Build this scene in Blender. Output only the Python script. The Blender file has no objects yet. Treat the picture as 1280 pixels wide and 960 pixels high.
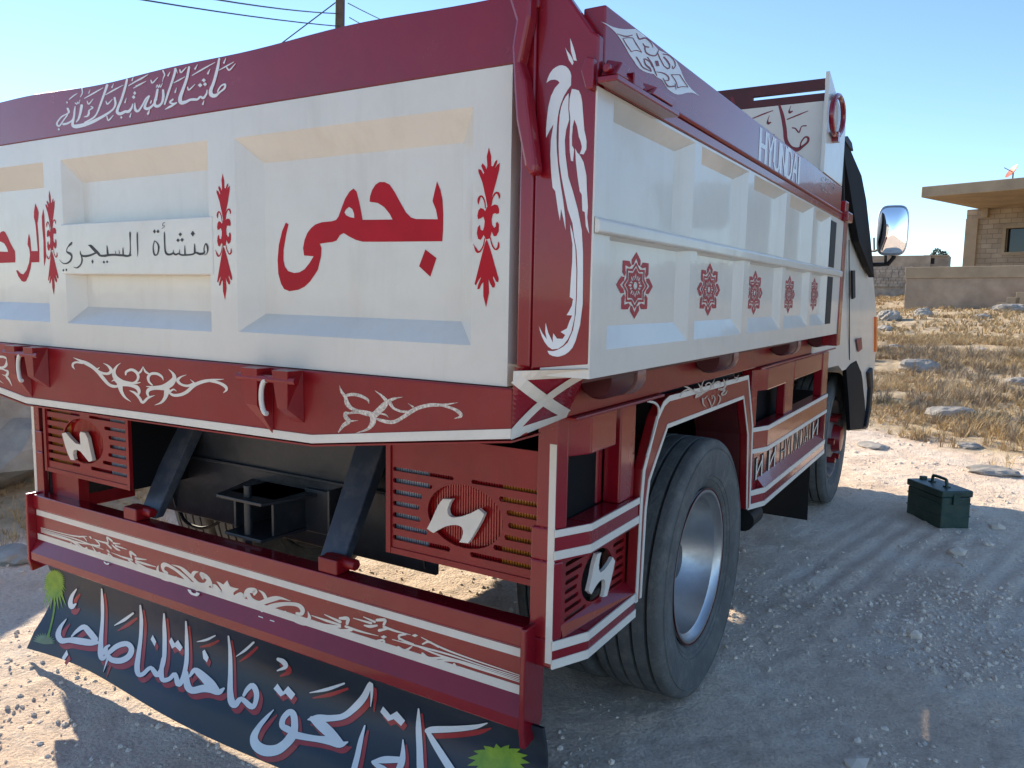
import bpy, math, random
import numpy as np
from mathutils import Vector, Matrix
from mathutils.geometry import tessellate_polygon
from math import radians, sin, cos, pi, sqrt
random.seed(7); rng = np.random.default_rng(7)
sc = bpy.context.scene
COL = sc.collection

# ------------------------------------------------------------------ units
U = 1.17            # one layout unit in metres
GZ = -1.07          # ground level below the eye, in layout units
def W(p): return (p[0]*U, p[1]*U, (p[2]-GZ)*U)

# ------------------------------------------------------------------ camera
FPX = 982.07
CR = np.array([0.85345226, 0.52084974, 0.018297])
CU = np.array([-0.07359902, 0.08569335, 0.99359943])
CF = np.array([-0.51594808, 0.84933633, -0.11146921])
cam_d = bpy.data.cameras.new("camera"); cam = bpy.data.objects.new("camera", cam_d); COL.objects.link(cam)
cam_d.sensor_width = 36; cam_d.lens = FPX/1280*36; cam_d.clip_start = .02; cam_d.clip_end = 2000
m = Matrix((( CR[0], CU[0], -CF[0], 0), (CR[1], CU[1], -CF[1], 0), (CR[2], CU[2], -CF[2], -GZ*U), (0, 0, 0, 1)))
cam.matrix_world = m
sc.camera = cam

# ------------------------------------------------------------------ light
SUN_AZ = radians(-66.3); SUN_EL = radians(22)
wd = bpy.data.worlds.new("World"); sc.world = wd; wd.use_nodes = True
nt = wd.node_tree
sky = nt.nodes.new("ShaderNodeTexSky"); sky.sky_type = 'NISHITA'; sky.sun_disc = False
sky.sun_elevation = SUN_EL; sky.sun_rotation = SUN_AZ
sky.altitude = 1500; sky.air_density = 1.0; sky.dust_density = .0; sky.ozone_density = 3.0
nt.links.new(sky.outputs[0], nt.nodes["Background"].inputs[0]); nt.nodes["Background"].inputs[1].default_value = 0.14
sd = bpy.data.lights.new("sun", 'SUN'); so = bpy.data.objects.new("sun", sd); COL.objects.link(so)
sd.energy = 5.0; sd.angle = radians(.6); sd.color = (1, .88, .70)
sdir = Vector((sin(SUN_AZ)*cos(SUN_EL), cos(SUN_AZ)*cos(SUN_EL), sin(SUN_EL)))
so.rotation_euler = sdir.to_track_quat('Z', 'Y').to_euler(); so.location = (-8, 6, 8)
sc.view_settings.view_transform = 'Standard'; sc.view_settings.look = 'None'
sc.view_settings.exposure = 0.95; sc.view_settings.gamma = 1

# ------------------------------------------------------------------ layout maths: photograph pixel -> point on a plane of the place
def ray(x, y): return CF*FPX + CR*(x-640) - CU*(y-480)
def onY(x, y, D): d = ray(x, y); return d*(D/d[1])
def onX(x, y, D): d = ray(x, y); return d*(D/d[0])
def onZ(x, y, D=GZ): d = ray(x, y); return d*(D/d[2])
def PY(D): return lambda x, y, o=0: onY(x, y, D-o)
def PX(D): return lambda x, y, o=0: onX(x, y, D+o)

# ------------------------------------------------------------------ materials
def mat(name, col, rough=.5, metal=0, coat=0, var=.12, vscale=6, bump=0, bscale=40, col2=None, spec=.5, dust=0, dustcol=(.45,.38,.3), det=6, wear=0, wearcol=(.16,.09,.05)):
    M = bpy.data.materials.new(name); M.use_nodes = True
    t = M.node_tree; n = t.nodes; b = n["Principled BSDF"]; L = t.links.new
    b.inputs["Roughness"].default_value = rough; b.inputs["Metallic"].default_value = metal
    b.inputs["Coat Weight"].default_value = coat; b.inputs["Coat Roughness"].default_value = .06
    b.inputs["Specular IOR Level"].default_value = spec
    tc = n.new("ShaderNodeTexCoord")
    no = n.new("ShaderNodeTexNoise"); no.inputs["Scale"].default_value = vscale; no.inputs["Detail"].default_value = det
    no.inputs["Roughness"].default_value = .62
    L(tc.outputs["Object"], no.inputs["Vector"])
    r = n.new("ShaderNodeValToRGB"); L(no.outputs[0], r.inputs[0])
    c2 = col2 if col2 else tuple(c*(1-var*2) for c in col)
    r.color_ramp.elements[0].position = .3; r.color_ramp.elements[0].color = (*c2, 1)
    r.color_ramp.elements[1].position = .68; r.color_ramp.elements[1].color = (*col, 1)
    src = r.outputs[0]
    if dust:
        n2 = n.new("ShaderNodeTexNoise"); n2.inputs["Scale"].default_value = vscale*2.3; n2.inputs["Detail"].default_value = 9
        n2.inputs["Roughness"].default_value = .75
        L(tc.outputs["Object"], n2.inputs["Vector"])
        r2 = n.new("ShaderNodeValToRGB"); r2.color_ramp.elements[0].position = .48; r2.color_ramp.elements[1].position = .8
        L(n2.outputs[0], r2.inputs[0])
        mu = n.new("ShaderNodeMath"); mu.operation = 'MULTIPLY'; mu.inputs[1].default_value = dust; L(r2.outputs[0], mu.inputs[0])
        mx = n.new("ShaderNodeMix"); mx.data_type = 'RGBA'; L(mu.outputs[0], mx.inputs[0]); L(src, mx.inputs[6]); mx.inputs[7].default_value = (*dustcol, 1)
        src = mx.outputs[2]
        mr = n.new("ShaderNodeMapRange"); mr.inputs[3].default_value = rough; mr.inputs[4].default_value = min(1, rough+.45); L(mu.outputs[0], mr.inputs[0]); L(mr.outputs[0], b.inputs["Roughness"])
    if wear:     # vertical dirt runs and small paint chips
        mp = n.new("ShaderNodeMapping"); mp.inputs["Scale"].default_value = (9, 9, 1.1); L(tc.outputs["Object"], mp.inputs[0])
        ns = n.new("ShaderNodeTexNoise"); ns.inputs["Scale"].default_value = 1.6; ns.inputs["Detail"].default_value = 8; ns.inputs["Roughness"].default_value = .7; L(mp.outputs[0], ns.inputs[0])
        rs_ = n.new("ShaderNodeValToRGB"); rs_.color_ramp.elements[0].position = .54; rs_.color_ramp.elements[1].position = .85; L(ns.outputs[0], rs_.inputs[0])
        nc = n.new("ShaderNodeTexNoise"); nc.inputs["Scale"].default_value = 26; nc.inputs["Detail"].default_value = 4; nc.inputs["Roughness"].default_value = .8; L(tc.outputs["Object"], nc.inputs[0])
        rc = n.new("ShaderNodeValToRGB"); rc.color_ramp.elements[0].position = .735; rc.color_ramp.elements[1].position = .76; L(nc.outputs[0], rc.inputs[0])
        m1 = n.new("ShaderNodeMath"); m1.operation = 'MULTIPLY'; m1.inputs[1].default_value = wear; L(rs_.outputs[0], m1.inputs[0])
        m2 = n.new("ShaderNodeMath"); m2.operation = 'MULTIPLY_ADD'; m2.inputs[1].default_value = .75; m2.use_clamp = True; L(rc.outputs[0], m2.inputs[0]); L(m1.outputs[0], m2.inputs[2])
        mw_ = n.new("ShaderNodeMix"); mw_.data_type = 'RGBA'; L(m2.outputs[0], mw_.inputs[0]); L(src, mw_.inputs[6]); mw_.inputs[7].default_value = (*wearcol, 1)
        src = mw_.outputs[2]
    L(src, b.inputs["Base Color"])
    if bump:
        nb = n.new("ShaderNodeTexNoise"); nb.inputs["Scale"].default_value = bscale; nb.inputs["Detail"].default_value = 5
        L(tc.outputs["Object"], nb.inputs["Vector"])
        bp = n.new("ShaderNodeBump"); bp.inputs["Strength"].default_value = bump; bp.inputs["Distance"].default_value = .01
        L(nb.outputs[0], bp.inputs["Height"]); L(bp.outputs[0], b.inputs["Normal"])
        L(bp.outputs[0], b.inputs["Coat Normal"])
    return M
M = {}
M['red'] = mat('red_gloss_paint', (.25, .003, .012), .25, coat=.5, var=.12, vscale=3, bump=.05, bscale=7, dust=.12, dustcol=(.30, .07, .05), spec=.4, wear=.35, wearcol=(.12, .02, .018))
M['red_d'] = mat('red_paint_matt', (.26, .005, .009), .38, coat=.25, var=.15, vscale=4, bump=.08, bscale=14, dust=.2, dustcol=(.27, .08, .06), spec=.35, wear=.4, wearcol=(.13, .03, .022))
M['white'] = mat('white_gloss_paint', (.70, .655, .57), .3, coat=.35, var=.05, vscale=2.5, bump=.28, bscale=3.2, dust=.3, dustcol=(.5, .44, .35), wear=.22, wearcol=(.36, .27, .18))
M['cream'] = mat('cream_line_paint', (.74, .68, .58), .4, var=.05, vscale=8, dust=.3, dustcol=(.5, .4, .32))
M['dwhite'] = mat('white_decal', (.74, .74, .72), .35, coat=.2, var=.04, vscale=9)
M['dred'] = mat('red_decal', (.46, .002, .012), .5, var=.10, vscale=9, spec=.25)
M['dmaroon'] = mat('maroon_brush_paint', (.20, .01, .02), .4, var=.1)
M['dblack'] = mat('black_stencil_paint', (.06, .055, .05), .6, var=.3, vscale=30)
M['glit'] = mat('glitter_decal', (.72, .66, .6), .3, metal=.3, var=.3, vscale=220, det=2)
M['flower'] = mat('flower_decal_red', (.38, .008, .025), .45, var=.1)
M['black'] = mat('black_chassis_paint', (.02, .022, .026), .4, coat=.1, var=.2, vscale=5, bump=.1, dust=.35, dustcol=(.12, .1, .085))
M['steelblue'] = mat('grey_blue_strut_paint', (.045, .055, .075), .4, var=.15, dust=.2)
M['flap'] = mat('painted_rubber_flap', (.010, .016, .018), .45, coat=.05, var=.25, vscale=2.2, bump=.05, bscale=5, col2=(.012, .022, .05), dust=.3, dustcol=(.07, .08, .08))
M['shadowred'] = mat('red_brush_paint', (.40, .035, .035), .4, var=.12, vscale=14)
M['palm'] = mat('palm_green_paint', (.27, .38, .03), .5, var=.2, vscale=20, col2=(.10, .24, .03))
M['fern'] = mat('fern_green_paint', (.16, .24, .14), .5, var=.2, vscale=20)
M['tyre'] = mat('tyre_rubber', (.115, .115, .108), .8, var=.16, vscale=7, bump=.35, bscale=120, dust=.55, dustcol=(.30, .28, .24))
M['chrome'] = mat('polished_rim', (.56, .55, .54), .34, metal=1, var=.1, vscale=5, bump=.05, dust=.55, dustcol=(.4, .36, .3))
M['oldrim'] = mat('dusty_front_rim', (.22, .18, .17), .6, metal=.2, var=.3, dust=.5)
M['mirror'] = mat('mirror_glass', (.9, .9, .9), .02, metal=1, var=0)
M['glass'] = mat('dark_cab_glass', (.008, .01, .012), .08, coat=.3, var=0)
M['rubber'] = mat('black_rubber', (.009, .009, .010), .6, var=.2, spec=.3)
M['matt'] = mat('matt_black_panel', (.006, .006, .007), .75, var=.1, spec=.15)
M['brass'] = mat('hinge_bronze', (.30, .15, .13), .35, metal=.3, var=.15, vscale=30)
M['lens_r'] = mat('red_lamp_lens', (.35, .01, .01), .12, coat=.5, var=.05)
M['lens_o'] = mat('orange_lamp_lens', (.55, .16, .02), .15, coat=.5, var=.1, vscale=40)
M['lens_c'] = mat('clear_lamp_lens', (.45, .42, .42), .15, coat=.5, var=.2, vscale=60)
M['tin'] = mat('green_tin_paint', (.016, .06, .045), .4, var=.3, vscale=7, bump=.15, bscale=20, dust=.5, dustcol=(.12, .10, .06))
M['orange'] = mat('orange_marker', (.8, .2, .03), .3)
M['concrete'] = mat('sandy_concrete', (.40, .30, .20), .9, var=.15, vscale=1.2, bump=.5, bscale=6, dust=.5, dustcol=(.30, .22, .15))
M['pole'] = mat('pole_wood', (.12, .08, .06), .85, var=.2, vscale=6)
M['cable'] = mat('cable', (.05, .06, .07), .6)
M['rock'] = mat('limestone', (.42, .38, .33), .92, var=.2, vscale=3, bump=.8, bscale=9, col2=(.20, .18, .16), dust=.5, dustcol=(.50, .46, .40))
M['stone'] = mat('gravel_stone', (.86, .72, .58), .95, var=.18, vscale=2)
M['foil'] = mat('tree_leaves', (.05, .08, .04), .8, var=.3)
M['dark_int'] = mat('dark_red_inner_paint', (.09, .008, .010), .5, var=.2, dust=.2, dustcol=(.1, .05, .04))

def grass_mat(name, a, b):
    G = bpy.data.materials.new(name); G.use_nodes = True
    n = G.node_tree.nodes; L = G.node_tree.links.new; p = n["Principled BSDF"]; p.inputs["Roughness"].default_value = .85
    g = n.new("ShaderNodeTexCoord"); no = n.new("ShaderNodeTexNoise"); no.inputs["Scale"].default_value = 1.1; no.inputs["Detail"].default_value = 8; no.inputs["Roughness"].default_value = .8
    r = n.new("ShaderNodeValToRGB"); r.color_ramp.elements[0].color = (*a, 1); r.color_ramp.elements[1].color = (*b, 1)
    r.color_ramp.elements[0].position = .36; r.color_ramp.elements[1].position = .62
    L(g.outputs["Object"], no.inputs["Vector"]); L(no.outputs[0], r.inputs[0]); L(r.outputs[0], p.inputs["Base Color"])
    return G
M['grass'] = grass_mat('dry_grass', (.30, .20, .11), (.62, .46, .24))
M['shrub'] = grass_mat('dry_shrub', (.22, .17, .12), (.44, .34, .22))

# ------------------------------------------------------------------ mesh builder (layout units in, metres out)
class MB:
    def __init__(s): s.v = []; s.f = []; s.m = None
    def add(s, vs, fs):
        k = len(s.v); s.v += [tuple(map(float, p)) for p in vs]; s.f += [tuple(i+k for i in f) for f in fs]; return s
    def box(s, x0, x1, y0, y1, z0, z1):
        return s.add([(x0,y0,z0),(x1,y0,z0),(x1,y1,z0),(x0,y1,z0),(x0,y0,z1),(x1,y0,z1),(x1,y1,z1),(x0,y1,z1)],
            [(0,3,2,1),(4,5,6,7),(0,1,5,4),(1,2,6,5),(2,3,7,6),(3,0,4,7)])
    def hexa(s, a, b):      # two quads, matching corners
        return s.add(list(a)+list(b), [(0,1,2,3),(7,6,5,4),(0,4,5,1),(1,5,6,2),(2,6,7,3),(3,7,4,0)])
    def obox(s, o, a, b, c):
        o, a, b, c = map(np.array, (o, a, b, c))
        return s.hexa([o, o+a, o+a+b, o+b], [o+c, o+a+c, o+a+b+c, o+b+c])
    def plate(s, fn, outer, holes=(), th=.02):
        """fn(u,v,depth) -> xyz ; outer, holes: (u,v) rings; a plate with real cut-outs"""
        rings = [list(outer)]+[list(h) for h in holes]
        flat = [p for r_ in rings for p in r_]
        tri = tessellate_polygon([[Vector((p[0], p[1], 0)) for p in r_] for r_ in rings])
        n = len(flat)
        vs = [fn(p[0], p[1], 0) for p in flat]+[fn(p[0], p[1], th) for p in flat]
        fs = [tuple(t) for t in tri]+[(t[2]+n, t[1]+n, t[0]+n) for t in tri]
        k = 0
        for r_ in rings:
            q = len(r_)
            for i in range(q):
                a, b = k+i, k+(i+1) % q
                fs.append((a, b, b+n, a+n))
            k += q
        return s.add(vs, fs)
    def prism(s, pts, ext):
        """pts: 3-D ring, ext: vector"""
        pts = [np.array(p, float) for p in pts]; n = len(pts); e = np.array(ext, float)
        return s.add(pts+[p+e for p in pts], [tuple(range(n)), tuple(range(2*n-1, n-1, -1))]+[(i, i+n, (i+1) % n+n, (i+1) % n) for i in range(n)])
    def tube(s, path, r, n=10, cap=True, closed=False):
        path = [np.array(p, float) for p in path]; k = len(path)
        rs = r if hasattr(r, '__len__') else [r]*k
        vs = []; fs = []; up = None
        for i, p in enumerate(path):
            if closed: t = path[(i+1) % k]-path[i-1]
            else: t = path[min(i+1, k-1)]-path[max(i-1, 0)]
            t = t/(np.linalg.norm(t)+1e-12)
            if up is None: up = np.array([0, 0, 1.]) if abs(t[2]) < .9 else np.array([1., 0, 0])
            a = np.cross(t, up); a /= np.linalg.norm(a); b = np.cross(a, t); up = b
            for j in range(n):
                q = 2*pi*j/n; vs.append(p+(a*cos(q)+b*sin(q))*rs[i])
        for i in range(k if closed else k-1):
            for j in range(n):
                A = i*n+j; B = i*n+(j+1) % n; C_ = ((i+1) % k)*n+(j+1) % n; D_ = ((i+1) % k)*n+j
                fs.append((A, B, C_, D_))
        if cap and not closed: fs += [tuple(range(n-1, -1, -1)), tuple(range((k-1)*n, k*n))]
        return s.add(vs, fs)
    def lathe(s, prof, c, axis, n=64, closed=False):
        """prof: (axial, radius) along axis from centre c"""
        ax = np.array(axis, float); c = np.array(c, float)
        a = np.array([0, 0, 1.]); a = a-ax*(a@ax); a /= np.linalg.norm(a); b = np.cross(ax, a)
        vs = []; k = len(prof)
        for j in range(n):
            q = 2*pi*j/n; d = a*cos(q)+b*sin(q)
            for (t, r_) in prof: vs.append(c+ax*t+d*r_)
        fs = []
        for j in range(n):
            for i in range(k if closed else k-1):
                i2 = (i+1) % k; j2 = (j+1) % n
                fs.append((j*k+i, j*k+i2, j2*k+i2, j2*k+i))
        return s.add(vs, fs)
    def build(s, name, mt, parent=None, smooth=False, bevel=0, origin=None, doubles=False):
        me = bpy.data.meshes.new(name)
        vw = [W(p) for p in s.v]
        if parent is not None: o0 = ROOTLOC(parent)
        else: o0 = W(origin) if origin is not None else (0, 0, 0)
        me.from_pydata([(p[0]-o0[0], p[1]-o0[1], p[2]-o0[2]) for p in vw], [], s.f)
        me.validate(); 
        o = bpy.data.objects.new(name, me); COL.objects.link(o)
        if parent is not None: o.parent = parent
        else: o.location = o0
        import bmesh
        bm = bmesh.new(); bm.from_mesh(me)
        if doubles: bmesh.ops.remove_doubles(bm, verts=bm.verts, dist=1e-5)
        if not getattr(s, 'flatdecal', False): bmesh.ops.recalc_face_normals(bm, faces=bm.faces)
        bm.to_mesh(me); bm.free()
        me.materials.append(M[mt] if isinstance(mt, str) else mt)
        if smooth:
            for p in me.polygons: p.use_smooth = True
            md = o.modifiers.new("e", 'EDGE_SPLIT'); md.split_angle = radians(35)
        if bevel:
            md = o.modifiers.new("b", 'BEVEL'); md.width = bevel; md.segments = 2; md.limit_method = 'ANGLE'; md.angle_limit = radians(35)
            md.use_clamp_overlap = True
        return o
def ROOTLOC(p):
    while p.parent is not None: p = p.parent
    return tuple(p.location)
def thing(name, label, cat, loc, group=None):
    o = bpy.data.objects.new(name, None); COL.objects.link(o); o.location = W(loc); o.empty_display_size = .2
    o['label'] = label; o['category'] = cat
    if group: o['group'] = group
    return o
def tag(o, label=None, cat=None, group=None, kind=None):
    if label: o['label'] = label
    if cat: o['category'] = cat
    if group: o['group'] = group
    if kind: o['kind'] = kind
    return o

# ------------------------------------------------------------------ flat painted shapes on a plane of the truck
def crom(pts, n=5):
    P = [np.array(p, float) for p in pts]
    if len(P) < 3:
        return [P[0]*(1-t)+P[-1]*t for t in np.linspace(0, 1, n+1)]
    out = []; Q = [2*P[0]-P[1]]+P+[2*P[-1]-P[-2]]
    for i in range(1, len(Q)-2):
        a, b, c, d = Q[i-1:i+3]
        for k in range(n):
            t = k/n
            out.append(.5*((2*b)+(c-a)*t+(2*a-5*b+4*c-d)*t*t+(3*b-3*c+d-a)*t**3))
    out.append(P[-1]); return out
class Decal:
    """z: (x0, y0, scale) of the reading frame; plane(x,y,offset)->point"""
    def __init__(s, plane, z=(0, 0, 1), base=.0005, step=.000012):
        s.plane = plane; s.z = z; s.o = base; s.step = step; s.mb = MB(); s.mb.flatdecal = True; s.shift = None; s.minw = .6; s.k = 1.0
    def P(s, x, y):
        q = s.plane(s.z[0]+x/s.z[2], s.z[1]+y/s.z[2], s.o)
        return q if s.shift is None else s.shift(q)
    def frame(s, *z): s.z = z; return s
    def poly(s, pts, holes=()):
        rings = [list(pts)]+[list(h) for h in holes]; flat = [p for r_ in rings for p in r_]
        tri = tessellate_polygon([[Vector((p[0], p[1], 0)) for p in r_] for r_ in rings])
        s.mb.add([s.P(*p) for p in flat], [tuple(t) for t in tri]); s.o += s.step; return s
    def stroke(s, pts, n=5, k=1.0, dx=0, dy=0, dw=0, cap=True):
        Q = crom(pts, n); L_ = []; R_ = []
        for i, q in enumerate(Q):
            t = Q[min(i+1, len(Q)-1)][:2]-Q[max(i-1, 0)][:2]; l = np.hypot(*t)+1e-9
            nx, ny = -t[1]/l, t[0]/l; w = max(q[2]*k*s.k+dw, s.minw)/2
            L_.append((q[0]+nx*w+dx, q[1]+ny*w+dy)); R_.append((q[0]-nx*w+dx, q[1]-ny*w+dy))
        m_ = len(Q); vs = [s.P(*p) for p in L_]+[s.P(*p) for p in R_]
        fs = [(i, i+1, m_+i+1, m_+i) for i in range(m_-1)]
        s.mb.add(vs, fs); 
        if cap:
            for e, d in ((0, -1), (m_-1, 1)):
                t = (Q[1]-Q[0])[:2] if e == 0 else (Q[-1]-Q[-2])[:2]
                a0 = math.atan2(t[1], t[0])+(pi if d < 0 else 0); w = max(Q[e][2]*k*s.k+dw, s.minw)/2
                c = Q[e]; ring = [(c[0]+dx+cos(a0-pi/2+pi*j/6)*w, c[1]+dy+sin(a0-pi/2+pi*j/6)*w) for j in range(7)]
                s.mb.add([s.P(*p) for p in ring], [tuple(range(7))])
        s.o += s.step; return s
    def dot(s, x, y, r, ry=None):
        ry = ry or r*1.2
        return s.poly([(x, y-ry), (x+r, y), (x, y+ry), (x-r, y)])
    def build(s, name, mt, parent): return s.mb.build(name, mt, parent)

# ================================================================== SETTING
def vnoise(x, y, seed=0):
    xi = np.floor(x).astype(np.int64); yi = np.floor(y).astype(np.int64); xf = x-xi; yf = y-yi
    def h(a, b):
        n_ = (a*374761393+b*668265263+seed*1442695041) & 0x7fffffff
        n_ = ((n_ ^ (n_ >> 13))*1274126177) & 0x7fffffff
        return ((n_ ^ (n_ >> 16)) & 0xffff)/65535.0
    u_ = xf*xf*(3-2*xf); v_ = yf*yf*(3-2*yf)
    return (h(xi, yi)*(1-u_)+h(xi+1, yi)*u_)*(1-v_)+(h(xi, yi+1)*(1-u_)+h(xi+1, yi+1)*u_)*v_
def fbm(x, y, o=4, seed=0):
    s_ = 0; a = .5
    for i in range(o):
        s_ = s_+a*vnoise(x*2**i+17.3*i, y*2**i-9.1*i, seed+i); a *= .5
    return s_
def sgrass(x, y):     # >0 in the rough field on the right / ahead
    return .7*x+.72*y-4.43
def lgrass(x, y):     # >0 in the rough strip on the left
    return -x-3.25+.25*(y-1.7)
def ground_h(x, y):
    x = np.asarray(x, float); y = np.asarray(y, float)
    s1 = np.maximum(sgrass(x, y)-.1, 0); s2 = np.maximum(lgrass(x, y)-.5, 0)
    rise = .060*np.minimum(s1, 90)*(1-.0*s1)+.05*np.minimum(s2, 12)*np.exp(-np.maximum(y-6, 0)*.2)
    rough = np.clip(s1*.6, 0, 1)
    h = GZ+rise
    h = h+(fbm(x*.8, y*.8, 3, 3)-.45)*(.02+.10*rough+.06*np.clip(s2, 0, 1))
    h = h+(fbm(x*5, y*5, 4, 11)-.47)*(.020+.04*rough)
    h = h+(fbm(x*26, y*26, 3, 21)-.44)*.011+(fbm(x*70, y*70, 2, 23)-.4)*.0035
    # wheel ruts sweeping out beside the rear wheel towards the green tin
    rx, ry = x-.2, y-2.2
    c = (x+.62)-.30*np.clip(y-2.3, 0, 3)**1.6*.35
    band = np.exp(-((c-.12)/.26)**2)*np.clip((y-2.3)*1.2, 0, 1)*np.clip((5.2-y), 0, 1)
    h = h+band*(np.sin(c*62+3*fbm(x*2,y*2,2,61))*.0042*(.2+1.6*fbm(x*4,y*4,3,62)))
    c2 = (x+.05)-.42*np.clip(y-2.6, 0, 3)*.5
    band2 = np.exp(-((c2)/.16)**2)*np.clip((y-2.6), 0, 1)*np.clip((4.6-y)*1.2, 0, 1)
    h = h+band2*(np.sin(c2*70+3*fbm(x*2,y*2,2,63))*.0045)
    # flat under the tyres
    for cx, cy in ((-.70, 2.04), (-.95, 2.04), (-2.34, 2.04), (-2.1, 2.04), (-.76, 4.42), (-2.28, 4.42)):
        d = np.exp(-(((x-cx)/.13)**2+((y-cy)/.12)**2)); h = h*(1-d)+(GZ-.004)*d
    return h
def gh(x, y): return float(ground_h(np.array([x]), np.array([y]))[0])

def ground_sheet():
    def axis(lo, hi, c0, c1, fine, grow):
        a = list(np.arange(c0, c1, fine)); s_ = fine
        v = c1
        while v < hi: a.append(v); s_ *= grow; v += s_
        a.append(hi); s_ = fine; v = c0-fine; b = []
        while v > lo: b.append(v); s_ *= grow; v -= s_
        b.append(lo); return np.array(sorted(b)+a)
    xs = axis(-400, 400, -3.6, 1.6, .0125, 1.035); ys = axis(-120, 600, .6, 6.0, .0125, 1.035)
    X, Y = np.meshgrid(xs, ys); Z = ground_h(X, Y)
    nx, ny = len(xs), len(ys)
    co = np.stack([X*U, Y*U, (Z-GZ)*U], -1).reshape(-1, 3)
    i = np.arange(ny-1)[:, None]*nx+np.arange(nx-1)[None, :]
    f = np.stack([i, i+1, i+nx+1, i+nx], -1).reshape(-1, 4)
    me = bpy.data.meshes.new("ground"); me.vertices.add(len(co)); me.vertices.foreach_set("co", co.ravel())
    me.loops.add(f.size); me.loops.foreach_set("vertex_index", f.ravel().astype(np.int32))
    me.polygons.add(len(f)); me.polygons.foreach_set("loop_start", np.arange(0, f.size, 4, dtype=np.int32)); me.polygons.foreach_set("loop_total", np.full(len(f), 4, np.int32))
    me.polygons.foreach_set("use_smooth", np.ones(len(f), bool)); me.update(); me.validate()
    # how overgrown each point is, for the mix of earth and chalk
    att = me.attributes.new("wild", 'FLOAT', 'POINT')
    s1 = sgrass(X, Y)+(fbm(X*1.5, Y*1.5, 3, 5)-.45)*1.6; s2 = lgrass(X, Y)+(fbm(X*1.5, Y*1.5, 3, 8)-.45)*1.0
    att.data.foreach_set("value", np.clip(np.maximum(s1*2.0, s2*2.0), 0, 1).ravel().astype(np.float32))
    o = bpy.data.objects.new("ground", me); COL.objects.link(o); o['kind'] = 'structure'
    G = bpy.data.materials.new("chalky_ground"); G.use_nodes = True; n = G.node_tree.nodes; L = G.node_tree.links.new
    b = n["Principled BSDF"]; b.inputs["Roughness"].default_value = .95; b.inputs["Specular IOR Level"].default_value = .2
    tc = n.new("ShaderNodeTexCoord")
    def noise(s_, d=6, r_=.6):
        q = n.new("ShaderNodeTexNoise"); q.inputs["Scale"].default_value = s_; q.inputs["Detail"].default_value = d; q.inputs["Roughness"].default_value = r_; L(tc.outputs["Object"], q.inputs["Vector"]); return q.outputs[0]
    def ramp(src, stops):
        r_ = n.new("ShaderNodeValToRGB"); e = r_.color_ramp.elements
        e[0].position, e[0].color = stops[0][0], (*stops[0][1], 1); e[1].position, e[1].color = stops[-1][0], (*stops[-1][1], 1)
        for p, c in stops[1:-1]: q = e.new(p); q.color = (*c, 1)
        L(src, r_.inputs[0]); return r_.outputs[0]
    def mix(f_, a, b_, mode='MIX', fac=None):
        x = n.new("ShaderNodeMix"); x.data_type = 'RGBA'; x.blend_type = mode
        if fac is None: L(f_, x.inputs[0])
        else: x.inputs[0].default_value = fac
        L(a, x.inputs[6]); L(b_, x.inputs[7]); return x.outputs[2]
    chalk = ramp(noise(2.2, 10, .7), [(.3, (.70, .53, .40)), (.5, (.84, .67, .52)), (.7, (.92, .79, .65))])
    peb = ramp(noise(70, 6, .75), [(.30, (.55, .52, .50)), (.5, (.97, .96, .95)), (.72, (1.12, 1.1, 1.06))])
    chalk = mix(None, chalk, peb, 'MULTIPLY', .75)
    earth = ramp(noise(3.2, 10, .75), [(.3, (.30, .22, .14)), (.5, (.50, .38, .24)), (.62, (.60, .48, .32)), (.75, (.66, .57, .45))])
    at = n.new("ShaderNodeAttribute"); at.attribute_name = "wild"
    L(mix(at.outputs["Fac"], chalk, earth), b.inputs["Base Color"])
    bp = n.new("ShaderNodeBump"); bp.inputs["Strength"].default_value = .9; bp.inputs["Distance"].default_value = .012
    ad = n.new("ShaderNodeMath"); ad.operation = 'ADD'; L(noise(55, 8, .8), ad.inputs[0]); 
    vo = n.new("ShaderNodeTexVoronoi"); vo.inputs["Scale"].default_value = 85; L(tc.outputs["Object"], vo.inputs["Vector"])
    mu = n.new("ShaderNodeMath"); mu.operation = 'MULTIPLY'; mu.inputs[1].default_value = -.45; L(vo.outputs["Distance"], mu.inputs[0]); L(mu.outputs[0], ad.inputs[1])
    L(ad.outputs[0], bp.inputs["Height"]); L(bp.outputs[0], b.inputs["Normal"])
    me.materials.append(G)
ground_sheet()

def raw_mesh(name, v, f, mt, smooth=False):
    me = bpy.data.meshes.new(name); k = f.shape[1]
    me.vertices.add(len(v)); me.vertices.foreach_set("co", v.ravel())
    me.loops.add(f.size); me.loops.foreach_set("vertex_index", f.ravel().astype(np.int32))
    me.polygons.add(len(f)); me.polygons.foreach_set("loop_start", np.arange(0, f.size, k, dtype=np.int32)); me.polygons.foreach_set("loop_total", np.full(len(f), k, np.int32))
    me.polygons.foreach_set("use_smooth", np.full(len(f), smooth)); me.update(); me.validate(); me.materials.append(M[mt])
    o = bpy.data.objects.new(name, me); COL.objects.link(o); return o
def ico(sub):
    import bmesh
    bm = bmesh.new(); bmesh.ops.create_icosphere(bm, subdivisions=sub, radius=1)
    v = np.array([p.co[:] for p in bm.verts]); f = np.array([[q.index for q in p.verts] for p in bm.faces]); bm.free(); return v, f
IV, IF = ico(1)
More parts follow.
